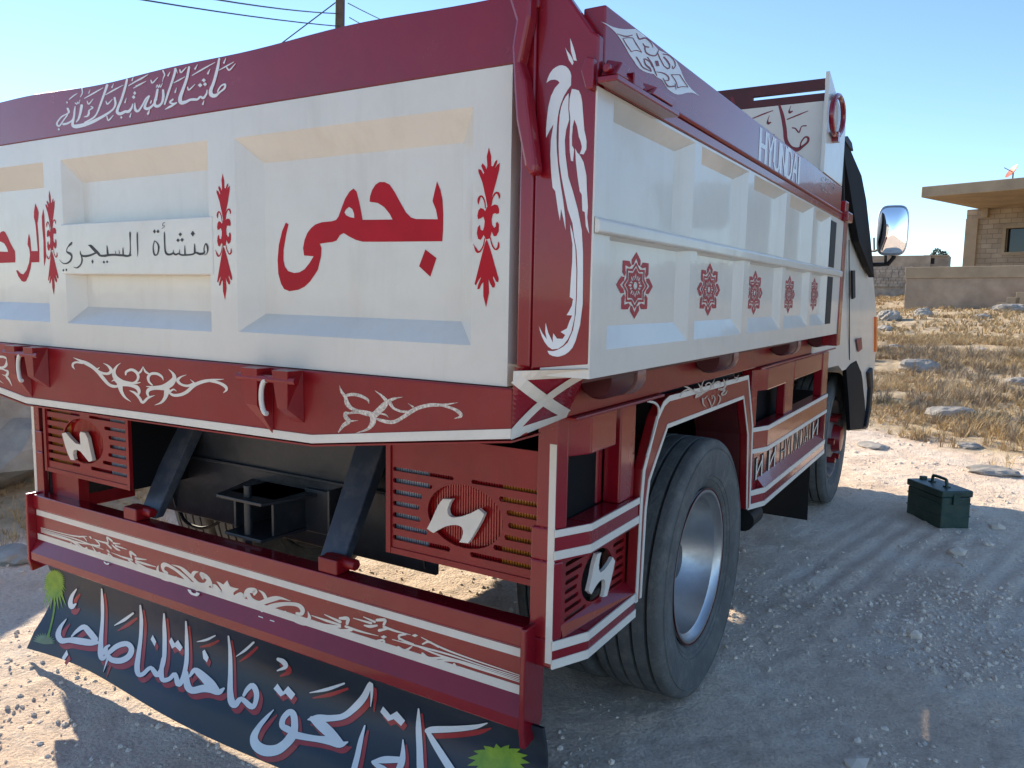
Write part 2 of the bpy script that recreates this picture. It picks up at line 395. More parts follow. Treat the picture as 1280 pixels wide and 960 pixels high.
def gravel():
    pts = []
    def patch(n_, x0, x1, y0, y1, s0, s1, dens=None):
        x = rng.uniform(x0, x1, n_); y = rng.uniform(y0, y1, n_)
        k = fbm(x*2.2, y*2.2, 4, 31) > rng.uniform(.33, .62, n_)
        x, y = x[k], y[k]; s_ = s0+(s1-s0)*rng.uniform(0, 1, len(x))**5
        pts.append(np.stack([x, y, s_], 1))
    patch(30000, -3.2, 1.2, .8, 3.6, .0012, .009)
    patch(22000, -.9, 1.2, 1.2, 3.4, .0012, .011)
    patch(1200, -3.2, 1.2, .8, 3.6, .004, .012)
    patch(6000, -3.8, 1.6, 2.5, 7.5, .004, .016)
    patch(1600, -7, 3.5, 1.2, 16, .008, .035)
    P = np.concatenate(pts); k = np.ones(len(P), bool)
    for cx, cy in ((-.72, 2.04), (-2.34, 2.04), (-.76, 4.42)): k &= ~((abs(P[:, 0]-cx) < .2) & (abs(P[:, 1]-cy) < .22))
    P = P[k]; n_ = len(P); h = ground_h(P[:, 0], P[:, 1])
    sc_ = P[:, 2, None]*rng.uniform(.55, 1.3, (n_, 3))*np.array([1, 1, .7])
    V = IV[None]*(1+rng.uniform(-.22, .22, (n_, len(IV), 1)))*sc_[:, None, :]
    a = rng.uniform(0, 2*pi, n_); c, s_ = np.cos(a), np.sin(a)
    X = V[..., 0]*c[:, None]-V[..., 1]*s_[:, None]+P[:, 0, None]; Y = V[..., 0]*s_[:, None]+V[..., 1]*c[:, None]+P[:, 1, None]
    Z = V[..., 2]+h[:, None]+sc_[:, 2, None]*.22-GZ
    v = np.stack([X, Y, Z], -1).reshape(-1, 3)*U
    f = (IF[None]+(np.arange(n_)*len(IV))[:, None, None]).reshape(-1, 3)
    o = raw_mesh("gravel", v, f, 'stone'); o['kind'] = 'stuff'; o['label'] = 'loose chalky gravel scattered over the ground'; o['category'] = 'gravel'
gravel()

def blades(name, P, H, nb, mt, label, cat, spread=1.1, wid=.0014):
    n_ = len(P)*nb
    x = np.repeat(P[:, 0], nb); y = np.repeat(P[:, 1], nb); hh = np.repeat(H, nb)*rng.uniform(.45, 1.1, n_)
    a = rng.uniform(0, 2*pi, n_); off = rng.uniform(0, .35, n_)*np.repeat(H, nb)
    bx = x+np.cos(a)*off; by = y+np.sin(a)*off; bz = ground_h(bx, by)-.004
    lean = rng.uniform(.1, spread, n_); a2 = a+rng.normal(0, .5, n_)
    w = wid*(1+np.repeat(P[:, 1], nb)*.06)
    px, py = -np.sin(a2)*w, np.cos(a2)*w
    tx = np.cos(a2)*hh*lean; ty = np.sin(a2)*hh*lean
    v0 = np.stack([bx-px, by-py, bz], 1); v1 = np.stack([bx+px, by+py, bz], 1)
    v2 = np.stack([bx+tx*.4+px*.8, by+ty*.4+py*.8, bz+hh*.6], 1); v3 = np.stack([bx+tx*.4-px*.8, by+ty*.4-py*.8, bz+hh*.6], 1)
    v4 = np.stack([bx+tx, by+ty, bz+hh], 1)
    v = np.stack([v0, v1, v2, v3, v4], 1).reshape(-1, 3); v[:, 2] -= GZ; v *= U
    b = (np.arange(n_)*5)[:, None]
    f = np.concatenate([b+np.array([[0, 1, 2]]), b+np.array([[0, 2, 3]]), b+np.array([[3, 2, 4]])])
    o = raw_mesh(name, v, f, mt); tag(o, label, cat, kind='stuff'); return o
def field(n_, x0, x1, y0, y1, fn, thr, seed):
    x = rng.uniform(x0, x1, n_); y = rng.uniform(y0, y1, n_)
    k = (fn(x, y)+(fbm(x*1.5, y*1.5, 3, 5)-.45)*1.4 > thr) & (fbm(x*.9, y*.9, 3, seed) > rng.uniform(.31, .54, n_))
    return np.stack([x[k], y[k]], 1)
Pg = field(42000, -6, 4.5, 5, 17, sgrass, .15, 41); Pg2 = field(20000, -9, 14, 15, 42, sgrass, .15, 42)
Pl = field(5000, -9, -2.9, .5, 5.5, lgrass, .1, 43)
P_ = np.concatenate([Pg, Pl]); blades("dry_grass", P_, rng.uniform(.025, .095, len(P_))*(1+.03*P_[:, 1])*(.35+1.3*fbm(P_[:, 0]*1.3, P_[:, 1]*1.3, 3, 71)), 15, 'grass', 'pale dry grass tufts covering the rough field beyond the track', 'grass')
blades("far_dry_grass", Pg2, rng.uniform(.06, .15, len(Pg2)), 9, 'grass', 'dry grass farther up the slope towards the house', 'grass', wid=.004, spread=1.2)
Ps = field(2600, -3, 4.5, 6.2, 14, sgrass, .6, 51)
blades("dry_scrub", Ps, rng.uniform(.07, .19, len(Ps)), 46, 'shrub', 'brown thorny scrub in the field behind the green tin', 'scrub', spread=1.1, wid=.0016)

def boulder(px, py, size, flat, label, seed, dist=None, mt='rock', name="boulder"):
    """a stone lying where the ray through that point of the picture meets the ground"""
    d = ray(px, py)/FPX; t = .5
    while t < 200 and (d*t)[2] > gh(*(d*t)[:2]): t += .02+t*.004
    c = d*t; r_ = np.random.default_rng(seed); v, f = ico(4 if size > .3 else 3)
    n1 = fbm(v[:, 0]*1.6+seed, v[:, 1]*1.6+v[:, 2]*1.3, 4, seed)-.5; n2 = fbm(v[:, 0]*5+seed, v[:, 2]*5+v[:, 1]*4, 3, seed+5)-.5
    v = v*(1+.75*n1+.22*n2)[:, None]; v = np.round(v*5.5)/5.5*.35+v*.65
    a = r_.uniform(0, pi); R_ = np.array([[cos(a), -sin(a), 0], [sin(a), cos(a), 0], [0, 0, 1]])
    v = (v*np.array([1, .75, flat]))@R_.T*size
    me = bpy.data.meshes.new(name); me.from_pydata([tuple(q*U) for q in v], [], [tuple(map(int, q)) for q in f]); me.materials.append(M[mt])
    for p in me.polygons: p.use_smooth = False
    o = bpy.data.objects.new(name, me); COL.objects.link(o); o.location = W((c[0], c[1], gh(c[0], c[1])+size*flat*.25)); tag(o, label, 'rock', 'rocks lying in the rough field')
    return o
for args in [
 (1148, 462, .42, .45, 'pale flat boulder in dry grass, just right of the truck cab'),
 (1188, 522, .34, .38, 'dark grey weathered rock half sunk in brown scrub behind the green tin'),
 (1155, 395, .50, .5, 'whitish boulder standing before the low yard wall'),
 (1112, 400, .60, .55, 'brownish squared boulder beside the truck mirror bracket'),
 (1262, 388, .75, .35, 'grey broken slab at the foot of the stone steps'),
 (1228, 398, .42, .3, 'small tan rock left of the grey broken slab'),
 (1105, 413, .40, .3, 'low white stones below the brownish squared boulder'),
 (1240, 592, .26, .2, 'flat grey rock at the edge of the chalk track, right of the tin'),
 (1090, 560, .22, .18, 'thin flat stone on the bank just past the front wheel'),
 (1118, 436, .30, .35, 'small dark rock between scrub near the cab'),
 (1272, 480, .30, .3, 'small rock in scrub at the right border of the view'),
 (1212, 560, .16, .3, 'small stone peeping from scrub above the flat grey rock'),
 (1225, 440, .30, .3, 'weathered stone in scrub halfway up the field'),
]: boulder(args[0], args[1], args[2]*.62, args[3], args[4], args[0])
boulder(14, 555, 1.35, .50, 'big grey limestone outcrop seen left of the tailgate', 77)
boulder(22, 700, .12, .3, 'small white stone lying left of the rear bumper', 79)

# ------------------------------------------------------------------ buildings
def house():
    c0 = ray(1204, 326)/FPX*30; th = radians(-20)
    X_ = np.array([cos(th), sin(th), 0]); Y_ = np.array([-sin(th), cos(th), 0]); Z_ = np.array([0, 0, 1.])
    base = c0-Z_*1.0
    h = thing("house", 'unfinished tan block house with a wide overhanging flat roof', 'house', tuple(base))
    def bl(o, a, b, c): return MB().obox(base+X_*o[0]+Y_*o[1]+Z_*o[2], X_*a, Y_*b, Z_*c)
    tip = ray(1151, 247)/FPX*26.6; H = tip[2]-base[2]; ta = float((tip-base)@X_); tb_ = float((tip-base)@Y_)
    def alongx(px):
        d_ = ray(px, 300); A_ = np.array([[d_[0], -X_[0]], [d_[1], -X_[1]]]); return float(np.linalg.solve(A_, base[:2])[1])
    # wall with a window opening, coursed blocks by geometry in the material and piers as pieces
    mb = MB(); wx0 = alongx(1257); wx1 = wx0+1.35; wz0 = 1.0+.28; wz1 = wz0+.86
    fn = lambda u_, v_, d: base+X_*u_+Y_*d+Z_*v_
    mb.plate(fn, [(0, 0), (9, 0), (9, H), (0, H)], [[(wx0, wz0), (wx0, wz1), (wx1, wz1), (wx1, wz0)]], .25)
    mb.build("wall", BLOCK, h)
    for nm, m_ in (("side_wall", MB().obox(base+Y_*.26, X_*.25, Y_*7, Z_*H)), ("back_wall", MB().obox(base+Y_*7, X_*9, Y_*.25, Z_*H)), ("end_wall", MB().obox(base+X_*8.75+Y_*.26, X_*.25, Y_*6.7, Z_*H))): m_.build(nm, BLOCK, h)
    w = MB(); t = .11
    for o, a, c in (((wx0-t, -.05, wz0-t), wx1-wx0+2*t, t), ((wx0-t, -.05, wz1), wx1-wx0+2*t, t), ((wx0-t, -.05, wz0), t, wz1-wz0), ((wx1, -.05, wz0), t, wz1-wz0)):
        w.obox(base+X_*o[0]+Y_*o[1]+Z_*o[2], X_*a, Y_*.14, Z_*c)
    wo = w.build("window_frame", 'concrete', h); MB().obox(base+X_*wx0+Y_*.18+Z_*wz0, X_*(wx1-wx0), Y_*.02, Z_*(wz1-wz0)).build("pane", 'glass', wo)
    r = MB(); tipx = (1151-1204)/FPX*30
    sl = MB().obox(base+X_*ta+Y_*tb_+Z_*H, X_*12.5, Y_*(9-tb_), Z_*.36); sl.build("roof_slab", 'concrete', h, bevel=.03)
    for u_ in (.55, 4.2, 8): MB().obox(base+X_*u_+Y_*(-.16)+Z_*(H-.34), X_*.22, Y_*.155, Z_*.335).build("roof_bracket", 'concrete', h)
    pr = MB().obox(base+X_*.02+Y_*(-.1), X_*.42, Y_*.1, Z_*(H-.35)); pr.build("corner_pier", 'concrete', h)
    # yard platform wall in front
    b0 = ray(1130, 378)/FPX*26; top = (ray(1130, 332)/FPX*26)[2]
    p = thing("yard_wall", 'low rendered yard wall with a grey cap in front of the tan house', 'wall', tuple(b0))
    o = b0-Z_*.25
    MB().obox(o, X_*12, Y_*.35, Z_*(top-o[2]-.42)).build("wall_base", RENDER, p, bevel=.02)
    MB().obox(o-Y_*.03+Z_*(top-o[2]-.419)-X_*.03, X_*12.06, Y_*.41, Z_*.36).build("parapet", 'concrete', p, bevel=.02)
    MB().obox(o+Z_*.0+Y_*.36, X_*.35, Y_*4, Z_*(top-o[2]-.06)).build("return_wall", RENDER, p)
    st = thing("stone_steps", 'pale stone steps climbing against the yard wall', 'steps', tuple(ray(1262, 380)/FPX*24.4))
    for i in range(6):
        d_ = ray(1236+i*11, 380); o_ = o-Y_*.75; tt = float(np.linalg.solve(np.array([[d_[0], -X_[0]], [d_[1], -X_[1]]]), o_[:2])[1]); q = o_+X_*tt
        zb = gh(q[0], q[1])-.1
        MB().obox(np.array([q[0], q[1], zb]), X_*.34, Y_*.7, Z_*(.22+i*.13)).build("step", 'concrete', st, bevel=.01)
    # roof-top dish
    tp_ = tip+Y_*.8; d_ = ray(1266, 222); tt = float(np.linalg.solve(np.array([[d_[0], -X_[0]], [d_[1], -X_[1]]]), tp_[:2])[1]); d0 = tp_+X_*tt+Z_*.36
    d = thing("satellite_dish", 'small reddish satellite dish on the flat roof of the tan house', 'satellite dish', tuple(d0))
    MB().tube([d0, d0+Z_*.3], .022, 6).build("mast", 'pole', d)
    MB().lathe([(0, .0), (.02, .14), (.06, .24), (.07, .245), (.03, .14), (.012, .0)], d0+Z_*.30, np.array([-.75, -.35, .55])/np.linalg.norm([-.75, -.35, .55]), 20).build("dish", DISH, d, smooth=True)
    MB().tube([d0+Z_*.3, d0+np.array([-.26, -.14, .44])], .012, 5).build("feed_arm", 'pole', d)
BLOCK = bpy.data.materials.new("block_wall"); BLOCK.use_nodes = True
def _block():
    n = BLOCK.node_tree.nodes; L = BLOCK.node_tree.links.new; b = n["Principled BSDF"]; b.inputs["Roughness"].default_value = .95
    tc = n.new("ShaderNodeTexCoord"); mp = n.new("ShaderNodeMapping"); mp.inputs["Rotation"].default_value = (radians(90), 0, radians(9)); L(tc.outputs["Object"], mp.inputs[0])
    mp.inputs["Rotation"].default_value = (radians(-90), 0, 0)
    br = n.new("ShaderNodeTexBrick"); br.inputs["Scale"].default_value = 1; br.inputs["Brick Width"].default_value = .42; br.inputs["Row Height"].default_value = .21; br.inputs["Mortar Size"].default_value = .012
    br.inputs["Color1"].default_value = (.42, .33, .24, 1); br.inputs["Color2"].default_value = (.33, .255, .185, 1); br.inputs["Mortar"].default_value = (.26, .20, .14, 1)
    L(mp.outputs[0], br.inputs[0])
    no = n.new("ShaderNodeTexNoise"); no.inputs["Scale"].default_value = 1.3; no.inputs["Detail"].default_value = 8; L(tc.outputs["Object"], no.inputs[0])
    mx = n.new("ShaderNodeMix"); mx.data_type = 'RGBA'; mx.blend_type = 'MULTIPLY'; mx.inputs[0].default_value = .6; L(br.outputs[0], mx.inputs[6])
    r = n.new("ShaderNodeValToRGB"); r.color_ramp.elements[0].color = (.55, .52, .5, 1); r.color_ramp.elements[1].color = (1.15, 1.15, 1.15, 1); r.color_ramp.elements[0].position = .3; r.color_ramp.elements[1].position = .7
    L(no.outputs[0], r.inputs[0]); L(r.outputs[0], mx.inputs[7]); L(mx.outputs[2], b.inputs["Base Color"])
    bp = n.new("ShaderNodeBump"); bp.inputs["Strength"].default_value = .6; bp.inputs["Distance"].default_value = .03; bp.invert = True; L(br.outputs["Fac"], bp.inputs["Height"]); L(bp.outputs[0], b.inputs["Normal"])
_block()
RENDER = mat('tan_render', (.42, .32, .235), .95, var=.28, vscale=.8, bump=.6, bscale=4, dust=.6, dustcol=(.28, .19, .13))
DISH = mat('dish_red_paint', (.55, .17, .10), .5)
house()
def far_places():
    Z_ = np.array([0, 0, 1.])
    o = ray(1088, 336)/FPX*52; s_ = 52/FPX
    b = thing("farm_building", 'long low flat-roofed building on the skyline behind the truck mirror', 'building', tuple(o))
    MB().obox(o-Z_*1, (66*s_, 0, 0), (0, 4, 0), (0, 0, 1+16*s_)).build("wall", RENDER, b)
    o2 = ray(1156, 330)/FPX*50.5
    MB().obox(o2-Z_*1, (25*s_, 0, 0), (0, 3, 0), (0, 0, 1+9*s_)).build("wing", RENDER, b)
    MB().obox(o2+np.array([.3, -.03, .0]), (4.5*s_, 0, 0), (0, .03, 0), (0, 0, 7*s_)).build("door", 'rubber', b)
    MB().obox(o2+np.array([-.1, -.1, 9*s_]), (27*s_, 0, 0), (0, 3.2, 0), (0, 0, 1.6*s_)).build("roof", 'concrete', b)
    o3 = ray(1091, 358)/FPX*38
    w = thing("field_wall", 'grey dry-stone field wall behind the mirror, left of the tan yard wall', 'wall', tuple(o3))
    r3 = random.Random(3)
    L3 = 42/FPX*38; Hh = 24/FPX*38
    MB().obox(o3-Z_*.5+np.array([-1.0, .05, 0]), (L3+1.2, 0, 0), (0, .3, 0), (0, 0, Hh+.45)).build("wall_core", 'rock', w)
    mb = MB(); z = 0.0
    while z < Hh:
        x = -1.0; hz = r3.uniform(.12, .17)
        while x < L3:
            wx = r3.uniform(.16, .34); d = r3.uniform(0, .05)
            mb.obox(o3+np.array([x, -.02-d, z]), (wx*.94, 0, 0), (0, .08+d, 0), (0, 0, hz*.92)); x += wx
        z += hz
    tag(mb.build("stones", 'rock', w), kind='stuff')
    # round tree
    c = ray(1174, 321)/FPX*56
    t = thing("round_tree", 'small round grey-green tree behind the low skyline building', 'tree', (c[0], c[1], c[2]-1.6))
    MB().tube([c-Z_*1.7, c-Z_*.2], [.12, .07], 7).build("trunk", 'pole', t)
    n_ = 1400; d = rng.normal(0, 1, (n_, 3)); d /= np.linalg.norm(d, axis=1)[:, None]; r_ = .62*rng.uniform(.5, 1, n_)**.5*(1+.25*np.sin(d[:, 0]*5)*np.cos(d[:, 2]*4))
    p = c+d*r_[:, None]*np.array([1, 1, .85]); a = rng.normal(0, .06, (n_, 3)); b_ = rng.normal(0, .06, (n_, 3))
    mb = MB(); mb.v = [tuple(q) for tr in zip(p, p+a, p+b_) for q in tr]; mb.f = [(3*i, 3*i+1, 3*i+2) for i in range(n_)]; mb.flatdecal = True
    mb.build("crown", 'foil', t)
    # electricity pole and its wires
    D = 18.0; P0 = ray(425, 20)/FPX*D
    lean = np.array([.03, 0, 1.]); lean /= np.linalg.norm(lean)
    base = P0-lean*((P0[2]-gh(P0[0], P0[1])+.3)/lean[2]); top = P0+lean*1.6
    ep = thing("utility_pole", 'weathered wooden utility pole rising behind the truck tailgate', 'pole', tuple(base))
    MB().tube([base, P0, top], [.15, .11, .10], 12).build("shaft", 'pole', ep, smooth=True)
    cr = ep; MB().obox(top-np.array([.7, .05, .25]), (1.4, 0, 0), (0, .1, 0), (0, 0, .12)).build("cross_arm", 'pole', ep)
    for k in (-.6, 0, .6): MB().lathe([(0, .035), (.08, .05), (.10, .03), (.16, .045), (.18, 0)], top+np.array([k, 0, -.13]), (0, 0, 1), 10).build("insulator", 'lens_c', ep)
    MB().lathe([(0, 0), (0, .06), (.16, .06), (.16, 0)], P0+np.array([.12, -.05, -.15]), (0, 0, 1), 10).build("fitting", 'rubber', ep)
    ws = [((230, -2), (425, 33), 'lowest cable reaching the pole from the upper left'), ((300, -6), (423, 17), 'upper cable reaching the pole from the upper left'), ((435, 4), (505, 32), 'cable running from the pole down to the right'), ((437, 22), (470, 33), 'short lower cable right of the pole')]
    for (a, b_, lab) in ws:
        A = ray(*a)/FPX*(D-6 if a[0] < 400 else D); B = ray(*b_)/FPX*(D if a[0] < 400 else D+7)
        if a[0] < 400: A = B+(A-B)*2.2
        else: B = A+(B-A)*2.2
        pth = [A*(1-t_)+B*t_-Z_*.12*4*t_*(1-t_) for t_ in np.linspace(0, 1, 14)]
        tag(MB().tube(pth, .012, 5).build("power_cable", 'cable'), 'thin dark power cable, the '+lab, 'cable')
    A = ray(421, 2)/FPX*D; B = ray(360, 48)/FPX*(D+.5); B = A+(B-A)*3.8
    tag(MB().tube([A, B], .014, 5).build("stay_wire", 'cable'), 'taut stay wire slanting down to the left from the wooden pole', 'wire')
far_places()

# ================================================================== THE TRUCK
XC = -1.52; XS = -.48; KX = -.61; YB = 1.22
T = thing("dump_truck", 'red and white painted dump truck seen from behind, with Arabic lettering', 'dump truck', (XC, 2.0, GZ))
def mir(x): return 2*XC-x
def mirMB(mb):
    q = MB(); q.v = [(mir(p[0]), p[1], p[2]) for p in mb.v]; q.f = [tuple(reversed(f)) for f in mb.f]; return q

def trays(mb, fn, outer, cells, th, bev=None):
    """fn(u,v,d): sheet with sunk trays. cells: (a0,a1,b0,b1, c0,c1,e0,e1, depth) opening then floor"""
    U_ = sorted(set([p[0] for p in outer]+[q_ for c in cells for q_ in c[:2]])); V_ = sorted(set([p[1] for p in outer]+[q_ for c in cells for q_ in c[2:4]]))
    gv = [fn(u_, v_, 0) for v_ in V_ for u_ in U_]; nU = len(U_); gf = []
    for jv in range(len(V_)-1):
        for iu in range(nU-1):
            cu, cv = (U_[iu]+U_[iu+1])/2, (V_[jv]+V_[jv+1])/2
            if not any(c[0] < cu < c[1] and c[2] < cv < c[3] for c in cells): a = jv*nU+iu; gf.append((a, a+1, a+1+nU, a+nU))
    mb.add(gv, gf)
    for a0, a1, b0, b1, c0, c1, e0, e1, d in cells:
        o = [fn(a0, b0, 0), fn(a1, b0, 0), fn(a1, b1, 0), fn(a0, b1, 0)]; i = [fn(c0, e0, d), fn(c1, e0, d), fn(c1, e1, d), fn(c0, e1, d)]
        mb.add(o+i, [(0, 1, 5, 4), (1, 2, 6, 5), (2, 3, 7, 6), (3, 0, 4, 7), (4, 5, 6, 7)])
    us = [p[0] for p in outer]; vs = [p[1] for p in outer]; u0, u1, v0, v1 = min(us), max(us), min(vs), max(vs)
    q = [fn(u0, v0, 0), fn(u1, v0, 0), fn(u1, v1, 0), fn(u0, v1, 0)]; b = [fn(u0, v0, th), fn(u1, v0, th), fn(u1, v1, th), fn(u0, v1, th)]
    mb.add(q+b, [(0, 1, 5, 4), (1, 2, 6, 5), (2, 3, 7, 6), (3, 0, 4, 7), (4, 5, 6, 7)])

# ---------------- tailgate
TGL, TGR, TGB, TGT = -2.425, -.616, -.136, .331
fr = lambda u_, v_, d: (u_, 1.0+d, v_)
dp = .030
cells = [(-1.215, -.683, -.077, .279, -1.172, -.722, -.042, .235, dp),
         (-1.789, -1.291, -.080, .281, -1.757, -1.325, -.042, .233, dp),
         (-2.365, -1.860, -.080, .281, -2.325, -1.900, -.038, .231, dp)]
mb = MB(); trays(mb, fr, [(TGL, TGB), (TGR, TGB), (TGR, TGT), (TGL, TGT)], cells, .075)
tg = mb.build("tailgate", 'white', T, doubles=True)
mb = MB(); mb.box(-1.8, -1.28, .9985, 1.03, .0295, .1405); plate = mb.build("name_plate", 'white', tg, bevel=.003)
# red board on top, with its slightly wavy upper edge
xs_ = np.linspace(-2.45, -.600, 44); wv = [.431+.0035*math.sin(x*5.1)+.0022*math.sin(x*13+1) for x in xs_]
mb = MB(); ring = [(-.600, 1.004, .3325), (-2.45, 1.004, .3325)]+[(x, 1.004, z) for x, z in zip(xs_, wv)]
mb.prism(ring, (0, .045, 0)); tboard = mb.build("top_board", 'red', T, bevel=.003)
mb = MB(); mb.tube([(x, 1.03, z-.001) for x, z in zip(xs_, wv)], .006, 6); mb.build("edge_rod", 'red', tboard, smooth=True)

A = PY(1.0)
def zz(d, *f): d.frame(*f); return d
# 'bahma'
Pin = PY(1.0+dp)
d = Decal(Pin, (280, 100, 3.2))
d.poly([(852,405),(866,440),(874,480),(877,540),(876,600),(873,645),(760,646),(640,647),(555,647),(528,640),(500,626),(478,612),(464,620),(450,642),(435,648),(408,651),(383,655),(390,672),(388,705),(375,760),(345,805),(322,827),(298,839),(262,845),(240,836),(228,815),(217,775),(214,720),(219,660),(232,605),(247,570),(258,577),(248,620),(238,680),(238,722),(244,748),(256,764),(280,772),(302,769),(322,757),(342,732),(358,705),(320,702),(316,672),(322,640),(333,612),(348,592),(365,578),(390,569),(430,565),(448,560),(458,546),(470,512),(484,475),(502,446),(518,434),(530,446),(540,485),(548,525),(554,559),(600,559),(674,558),(662,535),(640,508),(615,492),(582,487),(584,465),(592,440),(606,418),(622,408),(642,408),(662,418),(682,447),(706,492),(728,530),(748,550),(768,556),(855,557),(848,520),(840,500),(834,484),(840,455)],
       [[(500,508),(513,516),(520,535),(521,552),(505,549),(488,541),(481,530),(488,517)]])
d.poly([(805,678),(850,712),(825,787),(780,745)]); d.build("lettering", 'dred', tg)
# 'al-rah...' on the left panel
d = Decal(Pin, (0, 240, 7.383))
d.poly([(325,105),(345,150),(356,190),(352,240),(344,290),(354,400),(360,520),(362,648),(290,650),(280,710),(262,775),(240,822),(222,830),(200,822),(170,780),(148,725),(160,720),(190,752),(215,760),(245,720),(268,650),(276,580),(270,525),(253,485),(258,430),(265,385),(278,430),(284,500),(288,545),(348,545),(338,430),(330,330),(324,280),(312,235),(313,180)])
d.poly([(398,155),(408,220),(412,330),(420,480),(425,600),(408,685),(402,600),(400,450),(388,320),(385,230)])
d.poly([(30,360),(48,372),(70,415),(92,465),(118,515),(137,545),(140,600),(140,650),(0,655),(-220,660),(-260,640),(-330,700),(-380,740),(-390,725),(-350,680),(-290,600),(-250,552),(-200,552),(0,550),(75,552),(60,510),(38,475),(8,458),(-30,462),(-40,440),(-10,390),(10,368)])
d.poly([(-300,560),(-270,500),(-240,500),(-225,560),(-262,575)]); d.build("lettering", 'dred', tg)
# small black stencil 'munsha'at al-sijri'
d = Decal(lambda x, y, o=0: onY(x, y, .9985-o), (70, 260, 10.67))
for s_ in ([(985,320,14),(987,345,24),(988,450,13),(990,560,14),(985,618,22)], [(992,628,26),(950,640,28),(900,633,30),(840,628,30),(770,624,28),(700,628,32),(650,637,32),(590,634,28),(560,606,28),(545,575,20)], [(432,498,10),(460,505,34),(500,545,40),(545,590,38),(575,610,20)], [(545,588,24),(500,612,24),(450,632,28),(390,642,30),(350,636,24),(328,615,18),(322,576,8)], [(335,630,15),(346,690,18),(332,748,18),(295,790,20),(262,798,14),(232,785,5)], [(895,625,18),(893,580,18),(892,532,8)], [(845,605,12),(840,562,5)], [(795,605,10),(790,572,5)], [(688,620,24),(684,570,22),(678,500,8)], [(208,462,20),(195,480,30),(170,505,18),(148,535,8),(140,575,10),(155,592,26),(190,612,32),(208,650,20),(192,700,22),(150,735,20),(105,742,12),(70,720,7),(45,690,4)]): d.stroke(s_, 4)
for q in ((485,715,15,30),(637,722,16,22),(680,718,14,20),(97,830,12,20),(137,825,12,20)): d.dot(*q)
d.frame(165, 260, 10.67)
for s_ in ([(70,325,8),(68,360,18),(70,450,17),(74,560,14),(72,645,4)], [(300,438,10),(282,500,12),(284,570,18),(300,625,20),(335,618,16),(352,560,20),(350,500,20),(325,455,14),(300,438,8)], [(430,318,8),(431,380,18),(434,480,16),(440,560,20),(452,600,26),(480,620,28),(520,616,26),(550,602,22),(580,622,24),(620,608,22),(660,626,24),(740,626,22),(810,616,22),(850,594,24),(900,612,32),(950,606,28),(970,580,14)], [(965,600,16),(958,550,12),(968,500,12),(988,475,16),(1005,520,24),(1008,570,18),(992,612,10),(962,628,6)], [(440,195,6),(415,200,7),(408,235,7),(438,238,5),(398,275,6)], [(550,600,12),(550,558,4)], [(630,600,12),(635,552,4)], [(706,620,20),(703,560,16),(702,500,6)], [(836,600,26),(834,540,20),(832,478,8)]): d.stroke(s_, 4)
for q in ((298,312,20,28),(345,312,20,26),(642,352,22,28),(612,430,22,26),(666,425,22,28),(808,342,26,38)): d.dot(*q)
d.build("lettering", 'dblack', plate)
# red fleur ornaments on the three uprights
def fleur(dx, sx=1.0):
    d = Decal(PY(1.0), (580, 180, 4.57)); c = onY(611, 284, 1.0)[0]
    d.shift = lambda q: np.array([c+(q[0]-c)*sx+dx, q[1], q[2]])
    d.poly([(142,20),(155,70),(155,125),(165,128),(178,98),(190,90),(188,110),(175,140),(190,118),(205,108),(200,150),(180,230),(160,300),(152,370),(135,370),(125,310),(105,220),(82,160),(82,142),(98,148),(110,172),(115,165),(98,125),(105,110),(120,125),(128,145),(133,125),(130,70)])
    d.poly([(130,545),(150,600),(175,690),(198,770),(195,790),(182,785),(168,755),(165,765),(178,800),(175,820),(162,820),(148,795),(140,770),(143,850),(126,932),(110,870),(110,790),(100,800),(88,828),(75,830),(80,805),(98,760),(85,775),(68,808),(60,800),(80,720),(105,620),(122,560)])
    d.poly([(130,360),(155,355),(175,345),(192,350),(200,370),(200,395),(185,400),(178,395),(165,400),(158,430),(160,460),(172,480),(182,470),(182,450),(192,445),(200,460),(198,500),(185,525),(170,528),(158,500),(148,540),(125,545),(112,520),(95,548),(80,542),(73,510),(78,475),(90,462),(95,490),(108,495),(115,470),(118,440),(110,415),(95,425),(80,430),(76,410),(82,380),(95,365),(112,372),(120,385)])
    for s_ in ([(122,365,5),(118,330,7),(105,302,9),(92,300,11),(83,320,14),(82,342,5)], [(155,350,5),(162,310,7),(178,282,10),(193,280,13),(201,297,12),(200,312,4)], [(118,540,5),(110,580,7),(92,612,9),(76,615,14),(67,600,13),(60,585,5),(52,572,2)], [(150,535,5),(160,575,8),(178,602,9),(194,592,13),(197,572,9),(195,560,3)]): d.stroke(s_, 4)
    return d.build("fleur_ornament", 'dred', tg)
fleur(0); fleur(onY(279.5, 292, 1.0)[0]-onY(609, 284, 1.0)[0]); fleur(onY(64.5, 304, 1.0)[0]-onY(609, 284, 1.0)[0]); fleur(-1.75)
